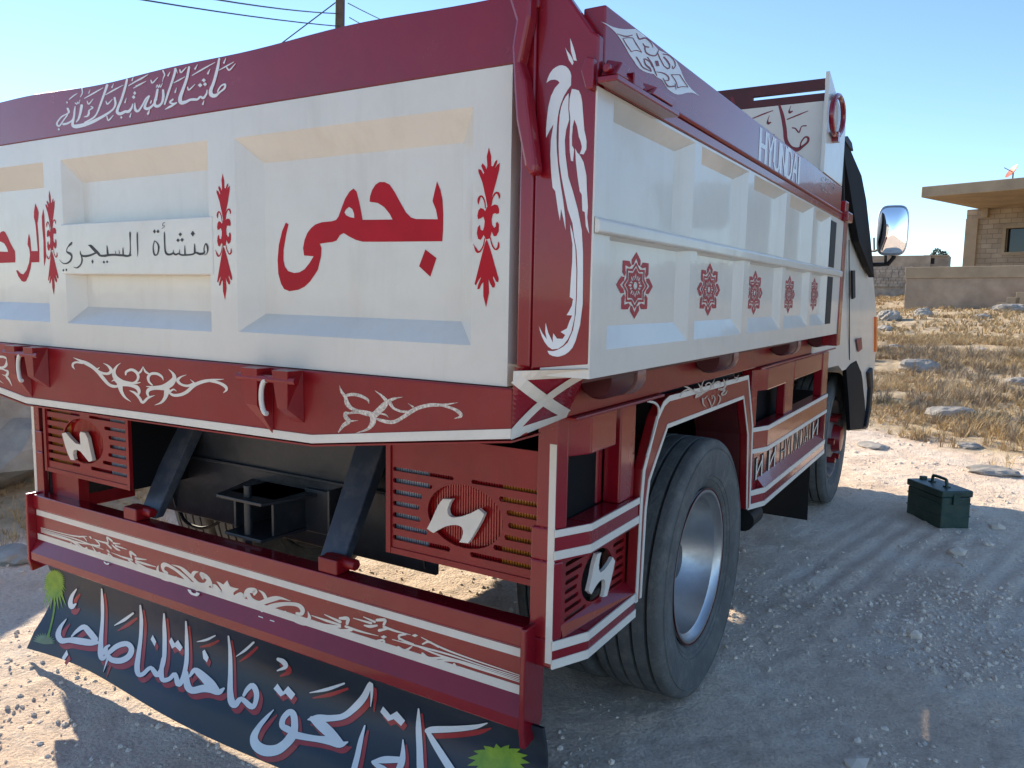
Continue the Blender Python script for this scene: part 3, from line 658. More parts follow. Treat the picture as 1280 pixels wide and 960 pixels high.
# pale calligraphy on the red board
d = Decal(PY(1.004), (60, 60, 8.73)); d.k = 1.2
for s_ in ([(728,545,20),(736,610,19),(712,665,16),(650,715,20),(560,768,26),(470,812,30),(380,842,34),(300,856,34),(268,838,26),(275,790,22),(285,740,18),(290,690,16),(296,640,10)],
  [(645,408,24),(610,510,20),(570,620,18),(530,720,14),(480,772,16),(400,812,10)], [(368,628,24),(355,700,23),(335,770,18),(310,805,10)],
  [(215,662,20),(228,700,18),(200,722,10),(150,750,13),(108,800,14),(98,835,16),(125,850,14),(165,795,12),(212,730,12)], [(168,832,20),(215,822,18),(262,790,13),(288,740,10)],
  [(370,440,12),(376,490,11),(355,532,8)], [(298,600,9),(315,612,11),(325,588,7),(337,606,8),(350,568,6)], [(232,560,8),(275,525,11),(320,495,5)],
  [(470,640,10),(492,652,10),(450,680,13),(446,715,20),(430,742,16),(395,752,6)], [(428,580,8),(445,612,12),(492,558,6)], [(398,550,7),(500,492,14),(602,434,5)], [(445,492,11),(460,455,4)],
  [(630,510,7),(720,458,14),(822,404,5)], [(698,430,13),(715,390,4)], [(633,582,8),(650,612,13),(702,560,6)], [(642,745,9),(660,790,14),(712,735,8)],
  [(862,345,20),(845,420,22),(802,560,22),(762,660,24),(757,702,28),(790,718,28),(840,695,24),(880,692,26),(912,655,18),(926,610,10)],
  [(948,600,8),(952,670,24),(985,688,20),(1030,625,15),(1065,560,16),(1100,520,10)], [(840,595,13),(855,545,4)], [(895,750,15),(907,708,5)], [(1098,715,15),(1110,670,5)],
  [(878,412,7),(980,352,14),(1092,290,5)], [(933,437,7),(1000,402,12),(1067,363,5)], [(918,352,13),(932,315,4)]): d.stroke(s_, 4)
for q in ((118,887,13,15),(208,594,10,14),(800,757,14,16),(947,492,18,22),(935,536,20,22)): d.dot(*q)
d.frame(170, 60, 8.73)
for s_ in ([(147,525,12),(105,612,20),(98,655,26),(140,660,24),(185,622,18),(225,560,14)], [(168,575,10),(160,600,12)], [(235,455,20),(222,530,24),(205,590,24),(210,628,28),(245,634,24),(282,598,20),(298,530,24),(296,460,18)],
  [(222,430,8),(232,402,8),(246,432,9),(258,398,8),(267,430,9),(288,386,6)], [(295,250,14),(312,290,13),(297,330,8),(288,370,4)], [(430,230,22),(418,290,22),(385,392,20),(342,520,20),(313,612,16)], [(440,235,10),(452,275,6)],
  [(402,562,16),(370,592,16),(405,608,16),(442,598,12)], [(438,604,10),(380,636,20),(320,668,8)],
  [(580,210,20),(555,330,24),(510,460,28),(482,545,34),(490,594,36),(540,590,28),(590,566,22),(632,562,24),(672,560,20),(702,532,18),(735,546,22),(768,502,16),(776,458,8)],
  [(908,120,20),(890,220,26),(850,370,26),(816,460,32),(822,510,38),(865,520,30),(915,482,16),(965,440,18),(972,397,18),(930,412,12),(897,460,13),(890,492,8)],
  [(613,299,7),(730,230,14),(862,157,5)], [(908,241,7),(990,196,12),(1067,152,5)], [(413,380,7),(470,350,13),(533,314,5)], [(0,365,10),(60,334,13),(127,294,5)], [(0,416,10),(60,388,12),(108,364,5)],
  [(350,302,15),(372,260,4)], [(645,227,16),(672,180,4)], [(428,482,16),(442,435,4)], [(785,278,18),(808,230,4)], [(960,162,16),(982,108,4)], [(130,718,20),(147,675,5)], [(730,612,18),(742,575,5)],
  [(163,352,10),(180,380,15),(237,323,6)], [(478,238,10),(492,267,15),(548,212,6)], [(563,428,10),(578,457,15),(643,398,6)], [(990,212,12),(1020,240,15),(1084,172,6)]): d.stroke(s_, 4)
for q in ((740,352,24,22),(700,406,26,24),(754,396,22,22)): d.dot(*q)
d.build("calligraphy", 'dwhite', tboard)

# ---------------- corner posts with the horse decal
def corner_post(left=False):
    mb = MB(); mb.prism([(-.576, .9995, -.108), (-.4805, .9995, -.096), (-.4805, .9995, .352), (-.490, .9995, .358), (-.530, .9995, .412), (-.545, .9995, .455), (-.576, .9995, .455)], (0, .018, 0))
    mb.box(-.6, -.5765, .998, 1.045, -.105, .455); mb.box(-.6155, -.6005, 1.03, 1.05, -.105, .455)
    if left: mb = mirMB(mb)
    return mb.build("corner_post", 'red', T, bevel=.004)
post = corner_post(); corner_post(True)
C_ = (670, 40, 4.575)
d = Decal(PY(.9995), C_)
E_ = lambda pts: [(x-23, y+915) for x, y in pts]
d.poly([(60,290),(68,262),(80,235),(96,214),(115,200),(132,192),(150,190),(170,196),(185,210),(196,228),(202,250),(200,305),(180,332),(158,370),(142,410),(131,450),(124,490),(120,540),(117,600),(119,680),(128,780),(142,880),(155,960),(167,1060),(170,1135),(157,1070),(143,1010),(137,1080),(126,1020),(110,910),(95,890),(86,800),(82,700),(85,620),(93,570),(100,528),(80,560),(58,605),(57,560),(61,510),(70,430),(86,365),(108,320),(135,290),(125,278),(108,272),(85,274)])
d.poly([(187,350),(170,370),(155,398),(144,430),(136,470),(131,540),(129,650),(133,740),(146,830),(162,915)]+E_([(205,100),(232,180),(240,250),(255,330),(260,450),(257,600),(250,700),(235,790),(205,860),(182,882),(160,895),(140,905),(120,910),(88,908),(98,928),(120,938),(145,942),(160,940),(188,930),(210,915),(232,890),(250,850),(275,760),(290,640),(292,500),(292,350),(285,220),(262,100),(235,0)])+[(185,830),(168,700),(165,620),(172,560),(190,500),(185,440)])
d.poly(E_([(218,185),(232,230),(248,320),(254,450),(252,600),(243,720),(225,800),(205,842),(180,875),(150,896),(115,900),(92,884),(72,858),(55,822),(45,790),(40,768),(60,808),(85,842),(76,800),(78,748),(93,805),(120,862),(119,835),(122,808),(143,838),(175,840),(190,818),(164,800),(200,780),(215,738),(230,706),(198,704),(213,680),(228,650),(235,612),(216,600),(222,500),(230,400),(232,300),(222,235)]))
d.poly([(205,325),(225,328),(245,335),(257,362),(264,400),(270,480),(276,560),(284,595),(289,625),(288,670),(272,700),(250,696),(260,672),(262,655),(255,625),(245,600),(235,540),(219,500),(210,540),(206,600),(206,650),(218,670),(212,740),(200,735),(193,680),(192,600),(196,520),(196,490),(190,440),(192,380)])
d.poly([(195,35),(205,60),(215,90),(225,125),(233,165),(215,162),(200,110)]); d.poly([(168,90),(180,110),(195,130),(208,152),(215,175),(208,190),(188,160)])
d.poly([(224,665),(236,690),(248,700),(262,725),(272,745),(282,790),(288,820),(291,900),(297,1000),(293,1060),(304,1155),(285,1110),(279,1030),(265,1022),(262,930),(250,910),(238,830),(228,740)])
d.build("horse_decal", 'dwhite', post)
# bent hinge arm in the channel beside the tailgate
def hinge_arm(left=False):
    pts = [(637,-30),(636,0),(644,26),(639,58),(641,100),(644,150),(655,208),(661,219),(668,216),(669,206),(663,155),(656,98),(650,77),(656,47),(661,20),(662,0),(662,-30)]
    mb = MB(); mb.prism([tuple(onY(x, y, .972)) for x, y in pts], (0, .024, 0)); mb.box(-.604, -.572, .996, 1.02, .40, .455)
    if left: mb = mirMB(mb)
    return mb.build("hinge_arm", 'red', T, bevel=.006)
hinge_arm(); hinge_arm(True)

# ---------------- drop sides
def side(left=False):
    s_ = (lambda x: mir(x)) if left else (lambda x: x); g = -1 if left else 1
    fn = lambda u_, v_, d: (s_(XS-d), u_, v_)
    Y0, Y1 = 1.0, 3.055
    eds = [(1.054, 1.412), (1.449, 1.776), (1.823, 2.149), (2.191, 2.507), (2.543, 2.80)]
    cells = []
    for k, (a, b) in enumerate(eds):
        cells.append((a, b, .113, .2805, a+.004, b-.052, .118, .258, .020)); cells.append((a, b, -.076, .088, a+.003, b-.045, -.042, .084, .012))
    mb = MB(); trays(mb, fn, [(Y0, -.115), (Y1, -.115), (Y1, .285), (Y0, .285)], cells, .08)
    sd_ = mb.build("side_panel", 'white', T, doubles=True)
    mb = MB(); mb.prism([(s_(XS+.0005), 1.0, .088), (s_(XS+.009), 1.0, .090), (s_(XS+.009), 1.0, .107), (s_(XS+.0005), 1.0, .1125)], (0, 2.05, 0))
    mb.build("mid_rail", 'white', sd_, bevel=.003)
    mb = MB(); mb.box(*sorted((s_(XS+.0005), s_(XS+.0015))), 2.805, 2.905, .116, .268); mb.box(*sorted((s_(XS+.0005), s_(XS+.0015))), 2.805, 2.90, -.075, .084); mb.build("gap_shade_strip", 'rubber', sd_)  # flush black strips, the dark of an open gap put in as colour
    # board above, hinge rail and end post
    mb = MB(); mb.prism([(s_(XS-.002), 1.022, .314), (s_(XS-.002), 1.022, .398), (s_(XS-.036), 1.022, .398), (s_(XS-.036), 1.022, .314)], (0, 1.965, 0))
    if left: mb.box(*sorted((s_(XS), s_(XS-.04))), 1.018, 1.0215, .306, .398)  # filler added on the unseen side to block sunlight leaking past the board
    mb.box(*sorted((s_(XS+.002), s_(XS-.04))), 1.022, 3.0, .286, .306)
    mb.box(*sorted((s_(XS-.012), s_(XS-.035))), 1.022, 2.99, .306, .314)
    bd = mb.build("side_board", 'red', T, bevel=.003)
    mb = MB(); mb.tube([(s_(XS+.002), 1.26, .310), (s_(XS+.002), 2.98, .3085)], .0042, 6); mb.build("hinge_rod", 'red_d', bd)
    mb = MB(); mb.box(*sorted((s_(XS+.004), s_(XS-.05))), 3.058, 3.12, -.16, .36); mb.box(*sorted((s_(XS+.02), s_(XS-.02))), 3.02, 3.12, .285, .318); mb.build("front_post", 'red', T, bevel=.004)
    # latch
    mb = MB(); mb.box(*sorted((s_(XS+.002), s_(XS+.032))), .992, 1.235, .287, .295)
    mb.prism([(s_(XS+.003), 1.0, .298), (s_(XS+.026), 1.0, .298), (s_(XS+.026), 1.02, .318), (s_(XS+.003), 1.02, .324)], (0, .03, 0))
    mb.box(*sorted((s_(XS+.003), s_(XS+.025))), 1.065, 1.10, .298, .316)
    mb.prism([(s_(XS+.003), 1.12, .298), (s_(XS+.03), 1.12, .298), (s_(XS+.03), 1.14, .312), (s_(XS+.003), 1.12, .32)], (0, .09, 0))
    mb.tube([(s_(XS+.014), .994, .306), (s_(XS+.014), 1.12, .306)], .006, 10)
    mb.prism([(s_(XS-.001), .986, .278), (s_(XS-.001), .986, .318), (s_(XS-.012), .986, .322), (s_(XS-.020), .986, .305), (s_(XS-.012), .986, .280)], (0, .013, 0))
    mb.build("latch", 'red', bd, bevel=.002)
    return sd_, bd
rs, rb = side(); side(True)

# flowers in the lower bays
def flower(px, py, rad):
    c = onX(px, py, XS-.012)
    pl = lambda x, y, o=0: np.array([XS-.012+o, c[1]+x*1.42, c[2]-y])
    d = Decal(pl, (0, 0, 1/rad)); d.minw = 0
    d.z = (0, 0, 1/rad)
    def R(a, r_): return (r_*sin(a), -r_*cos(a))
    n_ = 8
    for i in range(n_):
        a = 2*pi*i/n_; h = pi/n_
        d.poly([R(a-h*.95, .66), R(a-h*.80, .83), R(a-h*.35, .93), R(a, 1.04), R(a+h*.35, .93), R(a+h*.80, .83), R(a+h*.95, .66), R(a+h*.5, .66), R(a+h*.28, .74), R(a, .84), R(a-h*.28, .74), R(a-h*.5, .66)])
    st = lambda ro, ri: [R(pi*i/n_, ro if i % 2 == 0 else ri) for i in range(2*n_)]
    d.poly(st(.72, .55), [st(.62, .47)]); d.poly(st(.55, .42), [st(.44, .30)])
    for i in range(n_):
        a = 2*pi*i/n_
        for q in (-1, 1): d.stroke([(*R(a, .17), .03), (*R(a+q*.22, .28), .035), (*R(a, .46), .03)], 4, cap=False)
    d.poly([R(2*pi*i/16, .19) for i in range(16)], [[R(2*pi*i/16, .12) for i in range(16)]])
    return d.build("flower_decal", 'flower', rs)
for px, py in ((794, 357), (886, 362), (943, 366), (986, 368), (1017, 368)): flower(px, py, .051)
# knot ornament and the marque on the board
d = Decal(PX(XS-.002), (750, 20, 8.73))
d.poly([(10,60),(60,80),(110,105),(150,122),(200,135),(245,142),(290,145),(340,143),(388,142),(470,200),(560,282),(640,372),(700,398),(745,418),(800,460),(835,500),(860,545),(882,592),(905,655),(938,722),(970,765),(1000,800),(1085,872),(1040,850),(1000,835),(960,835),(920,845),(890,854),(850,858),(815,850),(780,830),(745,802),(720,770),(698,735),(678,700),(655,685),(622,668),(600,650),(585,632),(550,628),(515,618),(470,600),(428,570),(395,532),(370,490),(345,455),(320,420),(295,372),(270,330),(235,272),(200,220),(165,175),(128,140),(70,95)]).build("knot_ornament", 'dwhite', rb)
d = Decal(PX(XS-.002), (750, 20, 8.73), base=.0009)
for s_ in ([(190,195,8),(280,222,14),(355,208,8)], [(250,245,8),(310,236,8),(360,240,10)], [(360,240,8),(400,310,11),(455,392,6)], [(250,245,9),(290,315,12),(342,388,10)], [(342,388,8),(400,375,9),(455,395,9)],
  [(400,190,8),(430,250,16),(500,240,16),(560,295,12),(580,345,4)], [(470,300,8),(490,330,16),(530,340,14)], [(490,340,12),(500,390,14),(545,425,14),(610,430,14),(640,375,8)], [(630,400,8),(655,460,12),(700,545,10)], [(700,545,10),(745,575,14),(762,540,16),(735,490,18),(700,450,16)], [(690,415,10),(760,432,14),(812,490,12),(825,545,10)], [(825,545,8),(800,575,12),(790,545,8)],
  [(400,450,14),(432,500,12),(470,560,14),(560,605,8)], [(400,455,10),(420,480,14)], [(480,470,10),(500,530,16),(545,570,18),(560,600,10)], [(490,465,10),(545,500,14),(575,555,10)], [(520,450,10),(570,520,10),(600,600,12),(622,650,8)], [(622,610,8),(690,622,12),(745,660,14),(750,700,14),(715,705,8)],
  [(780,640,9),(830,640,8),(872,640,9)], [(872,640,9),(910,700,9),(962,775,8)], [(962,775,8),(900,770,9),(850,783,9)], [(850,783,8),(830,715,9),(780,640,8)], [(690,680,8),(745,765,16),(818,765,14)], [(822,740,8),(832,800,7)]): d.stroke(s_, 4)
d.poly([(602,488),(635,488),(650,545),(615,548)]); d.build("knot_line", 'dmaroon', rb)

LET = {'H': [[(0,0),(0,1)], [(1,0),(1,1)], [(0,.5),(1,.5)]], 'Y': [[(0,1),(.5,.45)], [(1,1),(.5,.45)], [(.5,.45),(.5,0)]], 'U': [[(0,1),(0,.2),(.3,0),(.7,0),(1,.2),(1,1)]], 'N': [[(0,0),(0,1)], [(0,1),(1,0)], [(1,0),(1,1)]],
       'D': [[(0,0),(0,1)], [(0,1),(.6,1),(1,.75),(1,.25),(.6,0),(0,0)]], 'A': [[(0,0),(.5,1)], [(.5,1),(1,0)], [(.22,.38),(.78,.38)]], 'I': [[(.5,0),(.5,1)]], 'E': [[(0,0),(0,1)], [(0,.22),(1,.78)], [(1,0),(1,1)]]}
def word(txt, fnp, mt, parent, name, wr=.13, gap=.28, serif=False, thin=None, base=.0005):
    """fnp(u,v,off): u 0..1 along the word, v 0..1 up"""
    adv = [(.35 if c == 'I' else 1)+gap for c in txt]; tot = sum(adv)-gap; x = 0
    d = Decal(fnp, (0, 0, 1), base=base)
    for c, a in zip(txt, adv):
        w = a-gap
        def seg(p, q, wd):
            (x0, y0), (x1, y1) = p, q; L_ = math.hypot(x1-x0, (y1-y0)*1.0)+1e-9
            ax, ay = (x1-x0)/L_, (y1-y0)/L_; nx, ny = -ay*wd/2, ax*wd/2*.6
            d.poly([((x0+nx)/tot, y0+ny), ((x1+nx)/tot, y1+ny), ((x1-nx)/tot, y1-ny), ((x0-nx)/tot, y0-ny)])
        for st in LET[c]:
            for p, q in zip(st[:-1], st[1:]):
                vert = abs(q[0]-p[0]) < .05
                seg((x+p[0]*w, p[1]), (x+q[0]*w, q[1]), wr*2 if vert else wr*(1.3 if serif else 1.7))
        if serif:
            for st in LET[c]:
                for p in (st[0], st[-1]):
                    if p[1] in (0, 1) and c not in 'D': seg((x+p[0]*w-.2, p[1]), (x+p[0]*w+.2, p[1]), .06)
        x += a
    return d.build(name, mt, parent)
def wy(y0, z0, y1, z1, h, X_):
    return lambda u_, v_, o=0: np.array([X_+o, y0+(y1-y0)*u_, z0+(z1-z0)*u_+h*v_])
a_, b_ = onX(949.5, 194, XS-.002), onX(998.5, 227, XS-.002)
word("HYUNDAI", wy(a_[1], .319, b_[1], .319, .070, XS-.002), 'dwhite', rb, "marque_lettering", serif=True, wr=.19)
d = Decal(PX(XS-.002), (1020, 215, 10)); r_ = random.Random(4)
for i in range(26):
    x0, y0 = r_.uniform(60, 220), r_.uniform(60, 260); 
    d.stroke([(x0, y0, 3), (x0+r_.uniform(-30, 30), y0+r_.uniform(-30, 30), 7), (x0+r_.uniform(-30, 30), y0+r_.uniform(-20, 40), 3)], 3)
d.build("glitter_sticker", 'glit', rb)

# ---------------- headboard behind the bed
HY = 2.66
mb = MB()
fn = lambda u_, v_, d: (u_, HY+d, v_)
slot = lambda a, b: [(a, .646), (a, .658), (b, .658), (b, .646)]
mb.plate(fn, [(-2.56, .622), (-.484, .622), (-.484, .690), (-2.56, .690)], [slot(-.72, -.492), slot(-1.10, -.86), slot(-1.6, -1.24), slot(-2.2, -1.74)], .02)
hb = mb.build("headboard", 'dark_int', T, bevel=.002)
mb = MB(); mb.box(-2.56, -.484, HY, HY+.02, .402, .6215); mb.build("white_field", 'white', hb)
mb = MB(); mb.box(-2.47, -.566, HY, HY+.02, -.12, .4015); mb.build("lower_field", 'dark_int', hb)
mb = MB(); mb.prism([(XS, HY-.03, .3985), (XS, HY-.03, .702), (XS, HY+.31, .60), (XS, HY+.31, .3985)], (-.012, 0, 0)); hs = mb.build("headboard_cheek", 'white', T, bevel=.002)
mirMB(mb).build("headboard_cheek", 'white', T, bevel=.002)
mb = MB(); c = onX(1047, 145, XS+.012); pth = []
for i in range(28):
    q = 2*pi*i/28; pth.append((XS+.012, c[1]+.105*cos(q), c[2]+.062*sin(q)+.012*cos(q)))
mb.tube(pth, .0085, 8, closed=True); mb.box(XS-.002, XS+.02, c[1]-.01, c[1]+.02, c[2]-.08, c[2]-.05); mb.build("rope_ring", 'red', hs, smooth=True)
d = Decal(PY(HY), (935, 120, 8)); d.k = 1.15
for s_ in ([(315,98,22),(345,200,32),(368,330,34),(380,440,34),(425,515,38),(490,535,38),(545,505,22),(596,460,20),(602,420,22),(570,412,14),(532,460,12),(520,512,12)], [(42,226,9),(150,182,12),(248,146,6)], [(392,234,9),(500,190,12),(600,149,6)],
  [(442,318,10),(475,326,12),(510,364,13),(535,306,8),(580,297,12)], [(430,98,3),(415,135,8),(413,165,20),(442,153,12)], [(215,195,3),(199,238,8),(199,274,22),(228,263,10)], [(-60,300,20),(0,420,24),(60,440,26),(100,400,20),(140,420,20)], [(180,335,10),(200,350,10)], [(235,390,10),(262,388,10)], [(-160,20,26),(-120,200,30),(-60,420,34)], [(-500,100,26),(-420,300,30),(-300,440,34),(-200,420,20)]): d.stroke(s_, 4)
d.build("calligraphy", 'dmaroon', hb)
mb = MB(); mb.box(-2.50, -.545, 1.08, HY, -.135, -.118); mb.build("bed_floor", 'dark_int', T)
for x_ in (-2.42, -1.86, -1.18, -.66):
    mb = MB(); mb.box(x_-.03, x_+.03, 1.25, 3.05, -.205, -.136); mb.build("bed_bearer", 'dark_int', T)

# ---------------- cross beam under the tailgate
BL = -1.965
mb = MB()
bt = [(-.602, -.1375), (-.602, -.214), (-1.015, -.268), (BL, -.279), (-2.425, -.222), (-2.425, -.1375)]
mb.prism([(x, .992, z) for x, z in bt], (0, .05, 0)); beam = mb.build("rear_beam", 'red_d', T, bevel=.003)
mb = MB(); mb.prism([(x, .9905+0*z, z) for x, z in [(-.60, -.2185), (-1.015, -.2725), (BL, -.2835), (-2.425, -.2265), (-2.425, -.2235), (BL, -.2805), (-1.015, -.2695), (-.60, -.2155)]], (0, .09, 0)); mb.build("beam_lip", 'red_d', beam)
lowe = [(-.602, -.214), (-1.015, -.268), (BL, -.279), (-2.425, -.222)]
mb = MB(); mb.prism([(x, .9898, z+.0015) for x, z in lowe]+[(x, .9898, z+.0165) for x, z in reversed(lowe)], (0, .002, 0)); mb.build("beam_stripe", 'cream', beam)
# oblique end plate with the white X
q = [np.array(v) for v in [(-.600, .9912, -.110), (-.4815, .998, -.100), (-.607, 1.18, -.203), (-.602, .9912, -.2135)]]
def qp(u_, v_, o=0):
    p = q[0]*(1-u_)*(1-v_)+q[1]*u_*(1-v_)+q[2]*u_*v_+q[3]*(1-u_)*v_
    n_ = np.array([.35, -.75, -.4]); return p+n_*o
xp = MB(); g_ = 14
vs = [qp(i/g_, j/g_) for j in range(g_+1) for i in range(g_+1)]; bk = [p+np.array([-.004, .010, .004]) for p in vs]
k0 = len(vs); fs = [(j*(g_+1)+i, j*(g_+1)+i+1, (j+1)*(g_+1)+i+1, (j+1)*(g_+1)+i) for j in range(g_) for i in range(g_)]
xp.add(vs+bk, fs+[tuple(reversed([a+k0 for a in f])) for f in fs]); xpl = xp.build("beam_end_plate", 'red', T); mirMB(xp).build("beam_end_plate", 'red', T)
def band(p0, p1, w, n=10):
    """stripe between two (u,v) points on the end plate"""
    L_ = []; p0 = np.array(p0, float); p1 = np.array(p1, float); t = p1-p0; nn = np.array([-t[1], t[0]*1.0]); nn /= np.linalg.norm(nn)
    return p0, p1, nn*w/2
d = Decal(qp, (0, 0, 1), base=.0012, step=.0003)
for p0, p1, w in (((0, .07), (1, .07), .14), ((0, .93), (1, .93), .14), ((.03, .1), (.97, .9), .17), ((.03, .9), (.97, .1), .13)):
    a, b, nn = band(p0, p1, w); L_ = [a+(b-a)*t+nn for t in np.linspace(0, 1, 9)]; R_ = [a+(b-a)*t-nn for t in np.linspace(0, 1, 9)]
    vs = [d.P(*p) for p in L_+R_]; d.mb.add(vs, [(i, i+1, 10+i, 9+i) for i in range(8)]); d.o += d.step
d.build("cross_stripe", 'cream', xpl)
# tribal ornaments on the beam
Pb = PY(.992)
d = Decal(Pb, (80, 440, 6.095))
for s_ in ([(72,43,2),(120,65,16),(170,86,28),(220,116,26),(262,155,26),(300,202,26),(340,246,22),(380,262,22),(425,258,14)], [(82,132,3),(66,108,16),(72,86,16),(100,78,14),(140,86,12)], [(272,117,2),(250,132,16)], [(300,85,2),(335,105,14),(360,140,26),(338,164,20),(298,162,18),(264,145,12)], [(431,84,2),(402,108,12),(380,150,26),(390,192,36),(430,230,48),(480,234,24),(540,238,14),(580,232,6)], [(362,224,2),(385,214,14),(415,236,20)],
  [(425,245,44),(437,300,26),(465,345,16),(510,379,2)], [(470,172,12),(475,150,18),(515,135,20),(552,155,22),(566,190,20),(552,222,16),(520,238,12)], [(445,250,20),(500,254,20),(552,268,30),(572,300,24),(562,332,12)], [(500,294,4),(540,312,18),(575,350,20),(600,385,20),(640,350,18),(692,330,2)], [(560,166,12),(585,148,15),(602,110,2)], [(602,110,2),(620,148,15),(648,168,12)],
  [(757,216,3),(745,188,16),(710,166,20),(665,166,20),(642,192,22),(648,226,16),(672,252,10)], [(628,262,5),(700,268,20),(760,268,44),(812,240,50),(840,200,34),(830,164,18),(797,131,2)], [(932,174,2),(890,190,12),(866,216,24),(890,245,18),(940,258,18),(990,242,20)], [(790,296,12),(830,328,20),(890,325,24),(940,300,26),(990,255,28),(1050,228,26),(1120,215,20),(1218,207,2)], [(1110,220,16),(1180,235,20),(1228,262,24),(1238,288,18),(1214,311,3)], [(962,209,2),(992,236,12)], [(785,290,44),(772,345,28),(740,385,16),(690,405,2)], [(765,282,20),(700,278,20),(652,284,28),(635,310,22),(645,340,14)], [(858,299,2),(835,285,12),(808,300,16)]): d.stroke(s_, 4)
d.build("tribal_ornament", 'cream', beam)
def tribal_right(shift=None, mt='glit'):
    d = Decal(Pb, (415, 475, 7.53)); d.shift = shift
    for s_ in ([(70,52,2),(90,110,24),(125,160,30),(142,220,44),(182,265,34),(240,287,24),(320,305,34),(390,330,60),(440,290,60),(490,240,60),(510,200,36),(470,150,22),(403,99,2)], [(347,218,6),(335,185,22),(270,150,30),(200,136,30),(140,145,28),(120,168,16)], [(505,215,30),(560,185,30),(610,170,14),(668,160,2)], [(540,210,36),(580,265,24),(650,295,22),(720,300,22)],
      [(430,370,24),(500,390,34),(580,395,34),(660,355,34),(740,300,40),(820,260,34),(930,235,34),(1040,235,24),(1185,212,2)], [(1040,240,22),(1140,270,26),(1200,308,36),(1212,342,26),(1153,363,4)], [(714,219,2),(762,252,16)], [(455,318,10),(500,325,16),(532,352,3)], [(390,350,60),(380,410,50),(330,465,24),(222,501,2)], [(330,330,20),(250,302,30),(170,312,20),(125,315,34),(132,352,40),(158,390,40),(110,425,34),(62,490,10)], [(160,388,20),(245,381,2)]): d.stroke(s_, 4)
    return d.build("tribal_ornament", mt, beam)
tribal_right(); cbm = (-1.015+BL)/2
tribal_right(lambda q_: np.array([2*cbm-q_[0], q_[1], q_[2]]), 'cream')
# hinge brackets below the beam edge
def bracket(x0):
    mb = MB()
    for k, (a, b) in enumerate(((x0, x0+.052), (x0+.082, x0+.130))):
        mb.prism([(a, .991, -.139), (b, .991, -.139), (b, .991, -.225), (a+.01, .991, -.225)], (0, -.001, 0))
        mb.hexa([(a, .9915, -.138), (b, .9915, -.138), (b, .9915, -.262+.03*k), (a+.02, .9915, -.232)], [(a+.004, .958, -.138), (b-.004, .958, -.138), (b-.010, .962, -.205), (a+.012, .962, -.205)])
    br = mb.build("hinge_bracket", 'red_d', T, bevel=.004)
    mb = MB(); pth = [(x0+.066+.010*cos(q_)*1.2, .962, -.188+.030*sin(q_)) for q_ in np.linspace(radians(80), radians(280), 12)]
    mb.tube(pth, .0045, 8); mb.build("latch_hook", 'cream', br, smooth=True)
    mb = MB(); mb.tube([(x0-.01, .965, -.155), (x0+.14, .965, -.155)], .007, 8); mb.build("hinge_pin", 'red_d', br)
bracket(-1.165); bracket(-1.165-.825)

# ---------------- side members beneath the right and left drop sides
def sub(left=False):
    s_ = (lambda x: mir(x)) if left else (lambda x: x)
    B = lambda mb, x0, x1, *r: mb.box(*sorted((s_(x0), s_(x1))), *r)
    mb = MB(); B(mb, KX-.03, KX, 1.18, 3.82, -.206, -.1165); B(mb, KX-.05, KX+.012, 1.20, 1.63, -.213, -.2065); B(mb, KX-.05, KX+.012, 2.47, 3.82, -.213, -.2065)
    sb = mb.build("side_member", 'red_d', T, bevel=.003)
    for yk in (1.235, 1.86, 2.62, 3.22) if not left else (1.235, 1.86, 2.62, 3.22):
        mb = MB(); mb.lathe([(0, 0), (0, .030), (.012, .036), (.085, .036), (.10, .030), (.10, 0)], (s_(KX+.030), yk, -.142), (0, 1, 0), 18)
        k = mb.build("drop_side_hinge", 'dark_int', sb, smooth=True)
        mb = MB(); mb.lathe([(0, .020), (0, .036), (.004, .038), (.036, .038), (.040, .032), (.040, .020)], (s_(KX+.030), yk+.103, -.142), (0, 1, 0), 14); mb.build("hinge_collar", 'brass', k, smooth=True)
    return sb
sb = sub(); sub(True)

# ---------------- skirts: a wall mapping that follows the bent foot-print
def XR(y):      # rear skirt plan line
    if y < 1.297: return -.645+(y-1.22)/(1.297-1.22)*.035
    return -.61
def XF(y):      # front skirt plan line
    if y < 2.56: return -.62+(y-2.47)/(.09)*.03
    return -.59
def smb(mb, Xf, y0, y1, z0, z1, d0, d1, brk, left=False):
    cuts = [y0]+([brk] if y0 < brk < y1 else [])+[y1]
    g = (lambda x: mir(x)) if left else (lambda x: x)
    for a, b in zip(cuts[:-1], cuts[1:]):
        P0 = [(g(Xf(a+1e-9)-d0), a, z0), (g(Xf(b-1e-9)-d0), b, z0), (g(Xf(b-1e-9)-d0), b, z1), (g(Xf(a+1e-9)-d0), a, z1)]
        P1 = [(g(Xf(a+1e-9)-d1), a, z0), (g(Xf(b-1e-9)-d1), b, z0), (g(Xf(b-1e-9)-d1), b, z1), (g(Xf(a+1e-9)-d1), a, z1)]
        mb.hexa(P0, P1)
def curvplane(Xf, guess):
    def f(x, y, o=0):
        X_ = guess
        for _ in range(8):
            p = onX(x, y, X_); X_ = Xf(p[1])+o
        return onX(x, y, X_)
    return f
def ellipse(cx, cy, rx, ry, n=24, rot=0):
    return [(cx+rx*cos(q_)*cos(rot)-ry*sin(q_)*sin(rot), cy+rx*cos(q_)*sin(rot)+ry*sin(q_)*cos(rot)) for q_ in [2*pi*i/n for i in range(n)]]
def slot_ring(x0, x1, z, h): return [(x0, z-h/2), (x1, z-h/2), (x1+h*.3, z), (x1, z+h/2), (x0, z+h/2), (x0-h*.3, z)]

